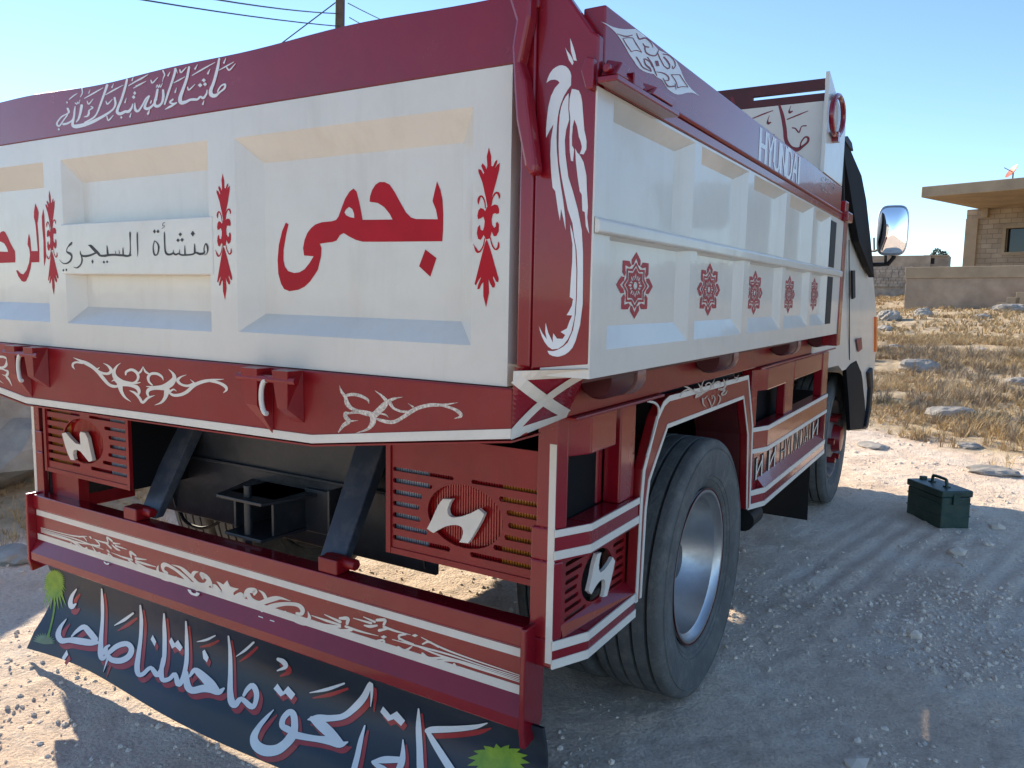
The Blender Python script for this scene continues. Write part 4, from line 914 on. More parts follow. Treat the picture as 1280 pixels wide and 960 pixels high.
LOGO = [(480,205),(548,208),(526,245),(512,285),(514,310),(524,332),(542,344),(562,348),(620,340),(690,315),(750,283),(793,320),(770,375),(740,430),(705,490),(670,543),(603,535),(622,505),(632,470),(632,445),(624,422),(602,408),(570,403),(540,405),(510,412),(480,423),(450,438),(405,465),(357,432),(380,390),(402,345),(420,300),(442,255),(460,228)]
def rear_skirt(left=False):
    g = (lambda x: mir(x)) if left else (lambda x: x)
    mb = MB(); brk = 1.297
    smb(mb, XR, 1.22, 1.53, -.480, -.418, 0, .05, brk, left)         # upper rail
    smb(mb, XR, 1.22, 1.53, -.682, -.628, 0, .05, brk, left)         # lower rail
    smb(mb, XR, 1.22, 1.245, -.418, -.214, 0, .04, brk, left)        # corner post
    smb(mb, XR, 1.22, 1.24, -.628, -.480, 0, .05, brk, left)
    smb(mb, XR, 1.245, 1.41, -.288, -.214, .004, .03, brk, left)     # panel over the opening
    smb(mb, XR, 1.425, 1.45, -.418, -.214, .05, .08, brk, left); smb(mb, XR, 1.452, 1.528, -.418, -.214, .012, .05, brk, left)
    sk = mb.build("rear_skirt", 'red', T, bevel=.004)
    # sunk grille plate
    mb = MB(); fn = lambda u_, v_, d: (g(-.642+(u_-1.24)*.02-d), u_, v_)
    holes = [ellipse(1.395, -.552, .070, .052, 28)]
    for i in range(7):
        z_ = -.494-i*.0178
        w = .008
        a1 = [1.345, 1.325, 1.31, 1.305, 1.312, 1.325, 1.345][i]; holes.append(slot_ring(1.262, a1, z_, w))
        b0 = [1.44, 1.468, 1.482, 1.485, 1.48, 1.466, 1.44][i]; holes.append(slot_ring(b0, 1.518, z_, w))
    mb.plate(fn, [(1.24, -.628), (1.53, -.628), (1.53, -.480), (1.24, -.480)], holes, .006)
    gp = mb.build("grille_plate", 'red_d', sk)
    mb = MB(); mb.box(*sorted((g(-.70), g(-.69))), 1.24, 1.53, -.63, -.48); mb.build("grille_back", 'black', sk)
    # shiny sill under the grille
    mb = MB(); mb.hexa([(g(-.636), 1.245, -.629), (g(-.611), 1.529, -.629), (g(-.611), 1.529, -.6275), (g(-.636), 1.245, -.6275)], [(g(-.642), 1.245, -.6275), (g(-.64), 1.529, -.6275), (g(-.64), 1.529, -.604), (g(-.642), 1.245, -.606)]); mb.build("sill", 'red', sk)
    if not left:
        c0 = np.array([1.395, -.552])
        d = Decal(lambda x, y, o=0: np.array([-.630+o, x, y]), base=.001)
        def f(p):  # logo frame to plate
            return (1.395+(p[0]-575)/220*.062, -.552-(p[1]-375)/170*.050-(p[0]-575)/220*.004)
        mb = MB(); mb.prism([(-.628, *f(p)) for p in LOGO], (-.008, 0, 0)); mb.build("marque_emblem", 'cream', gp)
    for z0, z1 in ((-.432, -.4185), (-.474, -.458), (-.646, -.6285), (-.6815, -.664)):
        mb = MB(); smb(mb, XR, 1.2195, 1.531, z0, z1, -.0018, .001, brk, left); mb.build("stripe", 'cream', sk)
    # rear face of the corner post with its white stripe
    mb = MB(); mb.box(*sorted((g(-.672), g(-.646))), 1.222, 1.27, -.682, -.258); cp = mb.build("corner_upright", 'red_d', sk, bevel=.003)
    mb = MB(); mb.box(*sorted((g(-.659), g(-.6455))), 1.2195, 1.223, -.672, -.262); mb.build("stripe", 'cream', cp)
    return sk
rear_skirt(); rear_skirt(True)

def arch(left=False):
    g = (lambda x: mir(x)) if left else (lambda x: x)
    out = [(1.528, -.650), (1.536, -.425), (1.545, -.361), (1.611, -.256), (1.652, -.226), (1.687, -.217), (2.361, -.222), (2.446, -.386), (2.464, -.651)]
    inn = [(2.417, -.645), (2.385, -.407), (2.318, -.289), (1.684, -.291), (1.621, -.357), (1.587, -.394), (1.572, -.455), (1.562, -.648)]
    fn = lambda u_, v_, d: (g(KX+.0-d), u_, v_)
    mb = MB(); mb.plate(fn, out+inn, [], .022); ar = mb.build("wheel_arch", 'red_d', T, bevel=.003)
    mb = MB()
    for a, b in zip(inn[:-1], inn[1:]): mb.hexa([(g(KX-.0225), *a), (g(KX-.0225), *b), (g(KX-.0225), b[0], b[1]+.006), (g(KX-.0225), a[0], a[1]+.006)], [(g(KX-.16), *a), (g(KX-.16), *b), (g(KX-.16), b[0], b[1]+.006), (g(KX-.16), a[0], a[1]+.006)])
    mb.build("arch_return", 'dark_int', ar)
    def line(pts, w, nm='stripe', sgn=1):
        q_ = [np.array(p) for p in pts]; o_ = []
        for i, p in enumerate(q_):
            t = q_[min(i+1, len(q_)-1)]-q_[max(i-1, 0)]; t /= np.linalg.norm(t); o_.append(p+np.array([-t[1], t[0]])*w*sgn)
        m_ = MB(); n_ = len(q_)
        m_.add([(g(KX+.0018), *p) for p in q_]+[(g(KX+.0018), *p) for p in o_]+[(g(KX), *p) for p in q_]+[(g(KX), *p) for p in o_],
               [(i, i+1, n_+i+1, n_+i) for i in range(n_-1)]+[(2*n_+i, 2*n_+i+1, i+1, i) for i in range(n_-1)]+[(n_+i, n_+i+1, 3*n_+i+1, 3*n_+i) for i in range(n_-1)])
        return m_.build(nm, 'cream', ar)
    line(out, .013, sgn=-1); line(list(reversed(inn)), .010, sgn=1)
    return ar
ar = arch(); arch(True)
d = Decal(PX(KX+.002), (840, 440, 12), base=.0004)
for s_ in ([(125,670,16),(150,610,18),(210,570,22),(270,560,26),(330,590,24),(380,620,50)], [(180,515,4),(230,530,22),(290,560,18)], [(340,540,4),(330,580,16)], [(390,470,4),(425,520,24),(440,580,26)], [(488,415,4),(455,480,16),(450,560,22),(500,590,24),(560,560,18)], [(515,540,10),(510,490,18),(560,460,18),(590,500,20),(570,560,16)], [(640,405,3),(620,450,12),(600,480,12)], [(630,540,12),(620,490,18),(670,455,24),(710,450,28),(735,490,12)], [(770,400,4),(790,450,24),(800,510,30),(760,560,26),(700,560,24)], [(835,400,3),(810,450,14)], [(900,440,6),(960,400,12),(1005,340,3)], [(940,380,10),(1000,400,16),(960,440,8)],
  [(500,590,30),(400,640,60),(360,680,30)], [(460,700,26),(470,780,18),(515,832,4)], [(530,660,12),(490,700,16)], [(545,700,12),(575,760,16),(592,830,6)], [(592,830,6),(630,760,14),(645,690,14),(620,650,12)], [(690,640,12),(725,680,18),(712,750,14),(675,805,4)], [(740,560,40),(790,570,30),(745,630,24)], [(830,580,8),(800,630,20),(750,650,14)], [(600,650,10),(605,700,10)]): d.stroke(s_, 4)
d.build("tribal_ornament", 'glit', ar)
mb = MB(); mb.tube(crom([onX(x, y, KX+.003) for x, y in ((810,501.5),(819,504),(823.5,512),(820,531),(808.5,570))], 5), .0028, 6); mb.build("bent_tube", 'cream', ar)

def front_skirt(left=False):
    g = (lambda x: mir(x)) if left else (lambda x: x)
    mb = MB(); brk = 2.56; Y0, Y1 = 2.472, 3.62
    zs = dict(t0=-.395, t1=-.490, b0=-.595, b1=-.655)
    smb(mb, XF, Y0, Y1, -.482, -.398, 0, .05, brk, left); smb(mb, XF, Y0, Y1, -.662, -.600, 0, .05, brk, left)
    smb(mb, XF, Y0, 2.50, -.398, -.214, .004, .04, brk, left); smb(mb, XF, 2.83, 2.96, -.398, -.214, .01, .04, brk, left); smb(mb, XF, 3.50, 3.62, -.398, -.214, .004, .04, brk, left)
    smb(mb, XF, 2.50, 2.83, -.285, -.214, .008, .03, brk, left); smb(mb, XF, 2.96, 3.50, -.285, -.214, .008, .03, brk, left)
    smb(mb, XF, Y0, 2.50, -.600, -.482, .002, .04, brk, left); smb(mb, XF, 3.60, 3.62, -.600, -.482, .002, .04, brk, left)
    sk = mb.build("front_skirt", 'red', T, bevel=.004)
    mb = MB(); mb.box(*sorted((g(-.625), g(-.615))), 2.50, 3.60, -.600, -.482); nm = mb.build("name_panel", 'red', sk)
    mb = MB(); mb.hexa([(g(-.591), 2.55, -.601), (g(-.591), 3.6, -.601), (g(-.591), 3.6, -.5995), (g(-.591), 2.55, -.5995)], [(g(-.614), 2.55, -.5995), (g(-.614), 3.6, -.5995), (g(-.614), 3.6, -.572), (g(-.614), 2.55, -.572)]); mb.build("sill", 'red', sk)
    for z0, z1 in ((-.412, -.3985), (-.481, -.467), (-.618, -.6005), (-.6615, -.645)):
        mb = MB(); smb(mb, XF, Y0-.0005, Y1+.001, z0, z1, -.0018, .001, brk, left); mb.build("stripe", 'cream', sk)
    if not left:
        F_ = lambda a, b: wy(a, -.578, b, -.578, .078, -.615)
        word("HYUNDAI", F_(2.88, 3.40), 'rubber', nm, "cutout_lettering", wr=.17, gap=.42)
        word("HYUNDAI", wy(2.875, -.578, 3.395, -.578, .078, -.613), 'cream', nm, "lettering_edge", wr=.035, gap=.42, base=.001)
        for a, b in ((2.53, 2.60), (2.70, 2.78), (3.46, 3.56)):
            word("E", F_(a-.006, b+.006), 'rubber', nm, "emblem_shadow", wr=.22, base=.0008)
            word("E", wy(a, -.574, b, -.574, .070, -.613), 'cream', nm, "marque_emblem", wr=.11, base=.0014)
    return sk
front_skirt(); front_skirt(True)

# ---------------- lamp boxes
def lamp_box(x0, x1, left):
    zb, zt = -.534, -.280; y0 = YB+.006
    rect = [(x0, zb), (x1, zb), (x1, zt), (x0, zt)]
    w = x1-x0; cx = (x0+x1)/2+(.005 if not left else -.01); cz = -.428 if not left else -.425
    ex, ez = w*.235, .063
    holes = [ellipse(cx, cz, ex, ez, 32)]; n_ = 7; prof = [.44, .30, .235, .215, .225, .27, .42]
    for i in range(n_):
        z_ = cz+.072-i*.024; h = .010
        holes.append(slot_ring(x0+.018, x0+w*(prof[i] if i in (0, 6) else prof[i]), z_, h if i else .008)); holes.append(slot_ring(x1-w*prof[n_-1-i] if 0 < i < 6 else x1-w*.44, x1-.018, z_, h if i else .008))
    mb = MB(); mb.plate(lambda u_, v_, d: (u_, y0+d, v_), rect, holes, .006)
    lb = mb.build("tail_lamp", 'red_d', T)
    mb = MB(); mb.box(x0, x0+.008, y0+.0065, y0+.26, zb, zt); mb.box(x1-.008, x1, y0+.0065, y0+.26, zb, zt); mb.box(x0+.008, x1-.008, y0+.0065, y0+.26, zb, zb+.008); mb.box(x0+.008, x1-.008, y0+.25, y0+.26, zb+.008, zt); mb.build("lamp_housing", 'matt', lb)
    for bx0, bx1 in ((x0+.0, x0+.012), (x1-.012, x1)):
        mb = MB(); mb.box(bx0, bx1, y0-.004, y0-.0003, zb, zt); mb.build("frame_strip", 'red_d', lb)
    mb = MB(); mb.box(x0, x1, y0-.003, y0-.0003, zb, zb+.012); mb.build("frame_strip", 'red_d', lb)
    seg = [('lens_c', x0+.012, x0+w*.26), ('lens_r', x0+w*.26, x0+w*.72), ('lens_o', x0+w*.72, x1-.012)]
    if left: seg = [('lens_o', x0+.012, x0+w*.28), ('lens_r', x0+w*.28, x0+w*.74), ('lens_c', x0+w*.74, x1-.012)]
    for mt, a, b in seg:
        mb = MB(); mb.box(a+.001, b-.001, y0+.016, y0+.05, zb+.02, cz+.085)
        n2 = int((b-a)/.006)
        for i in range(n2): mb.box(a+.002+i*.006, a+.005+i*.006, y0+.013, y0+.0162, zb+.025, cz+.08)
        mb.build("lamp_lens", mt, lb)
    if not left:
        mb = MB(); mb.prism([tuple(onY(475+x/6.095, 590+y/6.095, y0-.004)) for x, y in LOGO], (0, .010, 0)); mb.build("marque_emblem", 'cream', lb)
    else:
        pl = [(247,390),(262,386),(282,410),(302,430),(322,434),(320,412),(318,392),(322,383),(340,388),(350,408),(357,440),(364,472),(370,498),(355,503),(340,484),(322,462),(306,454),(294,458),(292,474),(298,497),(282,495),(270,468),(260,438)]
        mb = MB(); mb.prism([tuple(onY(x/3.2, 420+y/3.2, y0-.004)) for x, y in pl], (0, .010, 0)); mb.build("marque_emblem", 'cream', lb)
lamp_box(-1.042, -.664, False); lamp_box(-2.338, -1.925, True)
mb = MB(); mb.box(-2.335, -2.20, YB+.02, YB+.05, -.62, -.535); mb.build("lamp_bracket", 'red_d', T)

# ---------------- rear bumper
BX0, BX1, YF = -2.372, -.692, 1.20
prof = [(.0, -.606), (.0, -.646), (.007, -.650), (.007, -.742), (-.014, -.776), (-.014, -.800), (.02, -.800), (.012, -.79), (.012, -.616), (.045, -.616), (.048, -.606)]
mb = MB(); mb.prism([(BX0, YF+a, z) for a, z in prof], (BX1-BX0, 0, 0)); bump = mb.build("rear_bumper", 'red', T, bevel=.003)
for z0, z1 in ((-.668, -.6515), (-.7415, -.7235)):
    mb = MB(); mb.box(BX0+.005, BX1-.003, YF+.0064, YF+.0074, z0, z1); mb.build("stripe", 'cream', bump)
for s_ in (1, -1):
    xe = BX1 if s_ > 0 else BX0
    mb = MB(); mb.prism([(xe, YF-.016, -.602), (xe, YF+.055, -.602), (xe, YF+.055, -.80), (xe, YF+.03, -.83), (xe, YF-.010, -.836), (xe, YF-.018, -.80)], (.012*s_, 0, 0)); mb.build("end_plate", 'red', bump, bevel=.003)
Pu = PY(YF+.0068)
star = Pu(285, 737)[0]
def bumper_orn(shift):
    d = Decal(Pu, (230, 690, 6.095), base=.0005); d.shift = shift; d.k = 1.35
    if shift is None: d.poly([(330,215),(340,240),(352,262),(380,272),(418,280),(392,296),(376,312),(380,335),(388,352),(358,338),(335,325),(300,315),(278,300),(290,292),(272,262),(246,222),(272,232),(300,248)])
    for s_ in ([(385,335,10),(430,325,28),(455,345,16),(478,305,26),(500,292,30),(540,298,30),(535,322,14)], [(480,310,26),(510,362,26),(570,390,26),(630,372,30),(690,355,28),(740,352,14),(812,373,2)], [(568,289,2),(605,318,16),(625,362,18),(618,385,8)], [(595,445,20),(660,418,30),(730,400,24),(800,395,20),(870,405,22),(903,440,26),(893,472,22),(858,468,14)], [(944,453,2),(955,500,20),(930,540,28),(870,530,24),(810,495,20),(770,450,6)], [(320,340,12),(400,372,16),(480,395,14),(560,420,18)]): d.stroke(s_, 4)
    d.frame(380, 740, 4.414)
    for s_ in ([(43,130,3),(130,160,10),(200,182,8)], [(113,124,3),(200,165,12)], [(113,180,7),(150,188,12),(200,192,8)], [(198,145,10),(240,147,16),(238,175,12)], [(205,215,16),(262,210,10)], [(230,190,10),(310,217,8),(410,242,2)], [(272,144,3),(370,172,10)], [(328,137,3),(390,165,10)], [(333,184,6),(365,190,12),(402,185,8)], [(403,155,12),(447,155,12),(440,180,10)], [(415,212,12),(462,202,8)], [(440,192,10),(510,217,8),(588,236,2)], [(333,254,3),(390,275,10)], [(405,268,8),(440,268,10),(435,300,14)],
       [(525,262,5),(526,240,10),(562,234,6)], [(525,255,8),(555,270,8),(605,286,3)], [(488,262,3),(640,302,8),(800,345,7),(1000,412,5),(1210,476,3)], [(648,250,3),(760,308,7),(900,362,6),(1210,467,3)], [(598,288,3),(750,350,8),(900,392,6),(1208,485,3)], [(654,340,10),(690,364,10),(780,366,8),(900,400,6),(1208,494,3)], [(715,380,8),(830,380,10),(950,420,6),(1208,503,3)], [(828,398,10),(845,425,14),(880,432,4)], [(655,287,7),(690,275,9),(742,306,3)], [(520,303,8),(555,325,14),(596,300,4)]): d.stroke(s_, 4)
    d.dot(440, 248, 18, 10); d.dot(612, 240, 18, 9)
    return d.build("scroll_ornament", 'cream', bump)
bumper_orn(None); bumper_orn(lambda q_: np.array([2*star-q_[0], q_[1], q_[2]]))
d = Decal(lambda x, y, o=0: onY(x, y, YF+.001-o), base=.001)
for px, py, r_ in ((242, 739, 7.5), (333, 773, 10), (133, 703, 3.5)):
    d.frame(px, py, 1); d.poly([(r_*cos(a)+.0, .75*r_*sin(a)+.34*r_*cos(a)) for a in np.linspace(0, pi, 14)]+[(-r_*.45*cos(a), .35*r_*sin(a)-.34*.45*r_*cos(a)) for a in np.linspace(0, pi, 7)])
d.build("rosette_sticker", 'dwhite', bump)
for x_ in (-1.90, -1.19):
    mb = MB(); mb.box(x_-.028, x_+.028, YF+.002, YF+.045, -.6055, -.572); mb.tube([(x_-.03, YF+.03, -.583), (x_+.06, YF+.03, -.583)], .013, 10); mb.build("strut_clamp", 'red_d', T, bevel=.004)

# ---------------- painted rubber flap hanging from the bumper
def yf(z):      # hanging curve: bellies in, then kicks out towards the viewer at the hem
    t = np.clip((-.80-z)/.24, -.1, 1.25); return 1.212+.045*sin(pi*min(t*1.15, 1))*.55-.115*max(t-.35, 0)**1.5
zl = np.linspace(-.795, -1.050, 31)
FL = lambda z: -2.345+.005*max((-.80-z)/.24-.3, 0)**1.5/.585
FR = lambda z: -.655-.012*max((-.80-z)/.24, 0)
nu = 60
mb = MB(); vs = []
for z in zl:
    for i in range(nu+1):
        u_ = i/nu; x = FL(z)*(1-u_)+FR(z)*u_; zz_ = z+.010*((-.80-z)/.24)*sin(u_*9); vs.append((x, yf(zz_)+.004*sin(u_*14)*((-.80-zz_)/.24), zz_))
k0 = len(vs); fs = [(j*(nu+1)+i, j*(nu+1)+i+1, (j+1)*(nu+1)+i+1, (j+1)*(nu+1)+i) for j in range(len(zl)-1) for i in range(nu)]
mb.add(vs+[(x, y+.007, z) for x, y, z in vs], fs+[tuple(reversed([a+k0 for a in f])) for f in fs])
for j in range(len(zl)-1):
    for i in (0, nu): a = j*(nu+1)+i; mb.f.append((a, a+nu+1, a+nu+1+k0, a+k0))
for i in range(nu): a = (len(zl)-1)*(nu+1)+i; mb.f.append((a, a+1, a+1+k0, a+k0))
flap = mb.build("mud_flap", 'flap', T, smooth=True)
def Pf(x, y, o=0):
    D = 1.2
    for _ in range(12):
        p = onY(x, y, D); u_ = (p[0]-FL(p[2]))/(FR(p[2])-FL(p[2])); D = .5*D+.5*(yf(p[2])+.004*sin(u_*14)*((-.80-p[2])/.24)-o)
    return onY(x, y, D)
white = [((30,700,6), [[(392,220,8),(362,265,20),(347,318,28),(358,352,30),(388,330,10)], [(317,443,5),(275,500,22),(256,560,34),(280,604,36),(330,602,30),(370,602,38),(440,612,42),(500,620,38),(545,618,24)], [(358,572,10),(400,530,22),(450,502,32),(490,540,38),(532,592,38)],
    [(582,218,8),(588,330,20),(588,450,20),(577,600,28),(575,700,36),(585,742,24),(612,722,18),(622,665,12)], [(640,692,26),(700,645,32),(770,628,32),(806,665,34),(788,720,36),(730,754,36),(662,750,34),(628,718,28)], [(640,640,12),(612,660,20),(600,700,18)], [(626,742,14),(595,838,2)], [(680,490,5),(750,450,18),(818,400,12)]]),
  ((160,750,6), [[(92,42,10),(100,150,22),(95,280,22),(80,400,28),(68,500,34),(78,556,30),(112,555,26),(170,508,24),(215,560,34),(245,530,26),(270,440,26),(275,300,26),(272,200,22),(270,105,10)], [(262,440,20),(250,540,30),(260,598,30),(310,592,26),(352,556,26),(375,630,34),(402,608,30),(425,540,28),(440,440,26),(440,300,22),(434,163,10)],
    [(436,545,26),(445,640,44),(482,678,42),(560,664,46),(620,664,54),(680,690,38),(718,664,14)], [(462,572,14),(500,527,32),(550,562,48),(620,632,58),(660,670,40)], [(518,313,4),(590,298,15),(654,267,8)], [(813,422,4),(880,375,16),(942,318,12)],
    [(753,272,10),(766,400,22),(768,550,28),(766,680,36),(776,760,44),(802,788,38),(850,742,30),(920,798,36),(952,780,28),(964,700,34),(935,642,34),(895,670,28),(868,715,18)]]),
  ((300,810,6.4), [[(268,495,6),(210,558,24),(150,632,34),(112,712,50),(132,780,68),(200,820,74),(290,815,68),(360,770,60),(410,710,62),(436,640,48),(430,540,44),(398,512,40),(348,560,36),(338,622,40),(385,652,46)], [(420,690,50),(520,712,44),(620,728,42),(720,742,56),(800,772,44),(862,752,8)], [(810,765,40),(720,680,68),(640,610,68),(575,565,34)], [(545,572,10),(620,562,48),(720,562,42),(830,545,38),(920,480,38),(1000,390,32),(1030,300,22)],
    [(305,90,22),(345,110,34),(365,150,28),(298,182,8)], [(558,358,5),(700,330,22),(833,284,12)], [(998,622,10),(965,740,30),(940,860,36),(915,960,40),(900,1040,44)]]),
  ((420,840,4.923), [[(0,285,26),(60,262,28),(120,215,36),(175,150,34),(212,70,20),(220,130,14),(213,212,3)], [(412,418,6),(412,500,24),(402,560,34),(370,640,30)], [(225,553,14),(300,540,36),(400,540,30)], [(230,560,16),(300,610,40),(330,680,40)], [(508,228,8),(508,340,28),(515,480,32),(520,600,36),(540,700,40)], [(930,315,6),(860,337,22),(740,350,30),(600,355,34),(560,362,24)], [(560,360,20),(600,430,30),(650,510,36),(720,620,40)]])]
polys = [((30,700,6), [[(320,675),(332,710),(300,755),(283,735)]]), ((160,750,6), [[(185,262),(212,312),(200,348),(170,295)], [(325,280),(350,325),(375,300),(410,355),(390,385),(355,350),(330,365),(308,310)], [(575,372),(605,430),(592,468),(565,440),(558,385)]]),
  ((300,810,6.4), [[(300,285),(345,350),(385,305),(442,370),(410,415),(365,365),(325,388),(268,325)]]), ((420,840,4.923), [[(290,212),(335,265),(375,242),(425,300),(400,332),(355,290),(320,302),(272,245)]])]
ds, dw, dk = None, None, None
ds = Decal(Pf, base=.0010, step=.00001); dw = Decal(Pf, base=.0022, step=.00001); dk = Decal(Pf, base=.0017, step=.000005)
ds.k = 1.3; dw.k = 1.22; dk.k = 1.22
for fr_, ss in white:
    k = fr_[2]
    for s_ in ss:
        ds.frame(*fr_).stroke(s_, 4, dx=4.2*k, dy=6.5*k, dw=.6*k); dk.frame(*fr_).stroke(s_, 4, dw=1.6*k); dw.frame(*fr_).stroke(s_, 4)
for fr_, ss in polys:
    k = fr_[2]
    for s_ in ss: ds.frame(*fr_).poly([(x+3.2*k, y+6*k) for x, y in s_]); dw.frame(*fr_).poly(s_)
ds.build("lettering_shadow", 'shadowred', flap); dk.build("lettering_outline", 'flap', flap); dw.build("lettering", 'dwhite', flap)
d = Decal(Pf, (30, 700, 6), base=.0014)
d.stroke([(232,320,16),(222,400,13),(205,480,13),(180,575,16)], 5)
for i in range(36):
    a = radians(-100+i*10); L_ = 92 if 20 < math.degrees(a) < 160 else 72; L_ = L_*(2.0 if 55 < math.degrees(a) < 125 else 1.15)
    c = (228, 150); L_ *= 1.12; e = (c[0]+cos(a)*L_*.85, c[1]+sin(a)*L_*1.0+14); mdl = ((c[0]+e[0])/2, (c[1]+e[1])/2-6)
    d.stroke([(c[0], c[1], 34), (*mdl, 20), (*e, 3)], 4)
d.build("palm_painting", 'palm', flap)
d = Decal(Pf, (30, 700, 6), base=.0013)
for c, L_ in (((150, 618), 80),):
    for i in range(13): a = radians(-170+i*14.5 if L_ == 80 else 165+i*5); e = (c[0]+cos(a)*L_, c[1]+sin(a)*L_*.9); e = (max(e[0], 60), min(e[1], 680)); d.stroke([(*c, 26), ((c[0]+e[0])/2, (c[1]+e[1])/2, 20), (*e, 4)], 3)
d.build("fern_painting", 'fern', flap)
d = Decal(Pf, (420, 840, 4.923), base=.0014)
for i in range(17):
    a = radians(-190+i*24); c = (1000, 555); e = (c[0]+cos(a)*190, c[1]+sin(a)*112); mdl = ((c[0]+e[0])/2, (c[1]+e[1])/2-14); d.stroke([(*c, 60), (*mdl, 56), (*e, 4)], 4)
d.stroke([(1000,580,30),(1010,720,26)], 3); d.build("palm_painting", 'palm', flap)

# ---------------- chassis
mb = MB(); mb.box(-2.06, -1.045, 1.40, 1.412, -.64, -.222); mb.box(-2.06, -1.045, 1.36, 1.40, -.232, -.2225); mb.box(-2.04, -1.06, 1.388, 1.40, -.47, -.462)
cm = mb.build("cross_member", 'black', T, bevel=.002)
for x in (-1.99, -1.08):
    mb = MB(); mb.prism([(x, 1.30, -.30), (x, 1.40, -.30), (x, 1.40, -.63)], (.006, 0, 0)); mb.build("gusset", 'black', cm)
mb = MB(); mb.box(-1.60, -1.44, 1.28, 1.40, -.508, -.498); mb.prism([(-1.60, 1.24, -.498), (-1.44, 1.24, -.498), (-1.40, 1.40, -.498), (-1.66, 1.40, -.498)], (0, 0, -.008)); mb.prism([(-1.585, 1.25, -.592), (-1.455, 1.25, -.592), (-1.44, 1.40, -.592), (-1.60, 1.40, -.592)], (0, 0, -.008))
mb.box(-1.592, -1.584, 1.285, 1.399, -.591, -.509); mb.box(-1.456, -1.448, 1.285, 1.399, -.591, -.509); mb.box(-1.325, -1.318, 1.34, 1.399, -.60, -.47); mb.box(-1.447, -1.326, 1.386, 1.399, -.60, -.49)
mb.tube([(-1.52, 1.27, -.62), (-1.52, 1.27, -.47)], .010, 10); mb.build("tow_hitch", 'black', T, bevel=.002)
for x0, x1 in ((-1.875, -1.905), (-1.215, -1.235)):
    mb = MB(); mb.hexa([(x0-.035, 1.235, -.60), (x0+.035, 1.235, -.60), (x0+.035, 1.26, -.60), (x0-.035, 1.26, -.60)], [(x1-.042, 1.398, -.34), (x1+.042, 1.398, -.34), (x1+.042, 1.44, -.34), (x1-.042, 1.44, -.34)]); mb.build("bumper_strut", 'steelblue', T, bevel=.003)
for x in (-1.86, -1.22):
    mb = MB(); mb.box(x, x+.04, 1.413, 5.0, -.47, -.30); mb.build("chassis_rail", 'black', T)
mb = MB(); mb.tube([(-2.30, 2.04, -.72), (-1.75, 2.04, -.72), (-1.68, 2.04, -.72), (-1.36, 2.04, -.72), (-1.30, 2.04, -.72), (-.74, 2.04, -.72)], [.05, .055, .13, .13, .055, .05], 14); mb.build("rear_axle", 'black', T, smooth=True)
for x in (-1.95, -1.12):
    mb = MB(); mb.prism([(x, y, -.50-.14*(1-((y-2.04)/.55)**2)) for y in np.linspace(1.5, 2.58, 9)]+[(x, y, -.535-.14*(1-((y-2.04)/.55)**2)) for y in np.linspace(2.58, 1.5, 9)], (.055, 0, 0)); mb.build("leaf_spring", 'black', T)
mb = MB(); mb.box(-2.40, -.645, 1.66, 1.67, -.50, -.21); mb.box(-.655, -.65, 1.67, 2.36, -.288, -.21); mb.box(-2.39, -2.385, 1.67, 2.36, -.288, -.21); mb.build("inner_guard", 'rubber', T)
mb = MB(); mb.box(-1.02, -.665, 2.50, 3.15, -.66, -.24); mb.build("fuel_tank", 'matt', T, bevel=.02)
mb = MB(); mb.box(-2.38, -2.02, 2.50, 3.15, -.66, -.24); mb.build("tool_box", 'black', T, bevel=.02)
mb = MB(); mb.lathe([(0, 0), (0, .036), (.12, .036), (.12, .030), (.01, .030)], (-.64, 2.50, -.705), (0, 1, 0), 18); mb.build("drain_pipe", 'rubber', T, smooth=True)
mb = MB(); pth = [(-1.0+.02*t, 1.34+.05*t, -.52-.11*math.sin(t*pi/6)) for t in range(7)]; mb.tube(crom(pth, 4), .005, 6); mb.build("brake_hose", 'rubber', T, smooth=True)
mb = MB(); pth = [onY(x, y, 1.43) for x, y in ((224, 636), (232, 652), (250, 660), (268, 656), (280, 645))]; mb.tube(crom(pth, 5), .005, 6); mb.build("brake_hose", 'rubber', T, smooth=True)
mb = MB(); mb.box(-.98, -.66, 3.72, 3.728, -1.0, -.40); mb.build("front_mud_flap", 'rubber', T)
mb = MB(); mb.box(-2.38, -2.06, 3.72, 3.728, -1.0, -.40); mb.build("front_mud_flap", 'rubber', T)
mb = MB(); mb.box(-1.95, -.9, 3.2, 4.9, -.62, -.32); mb.build("engine_block", 'black', T)

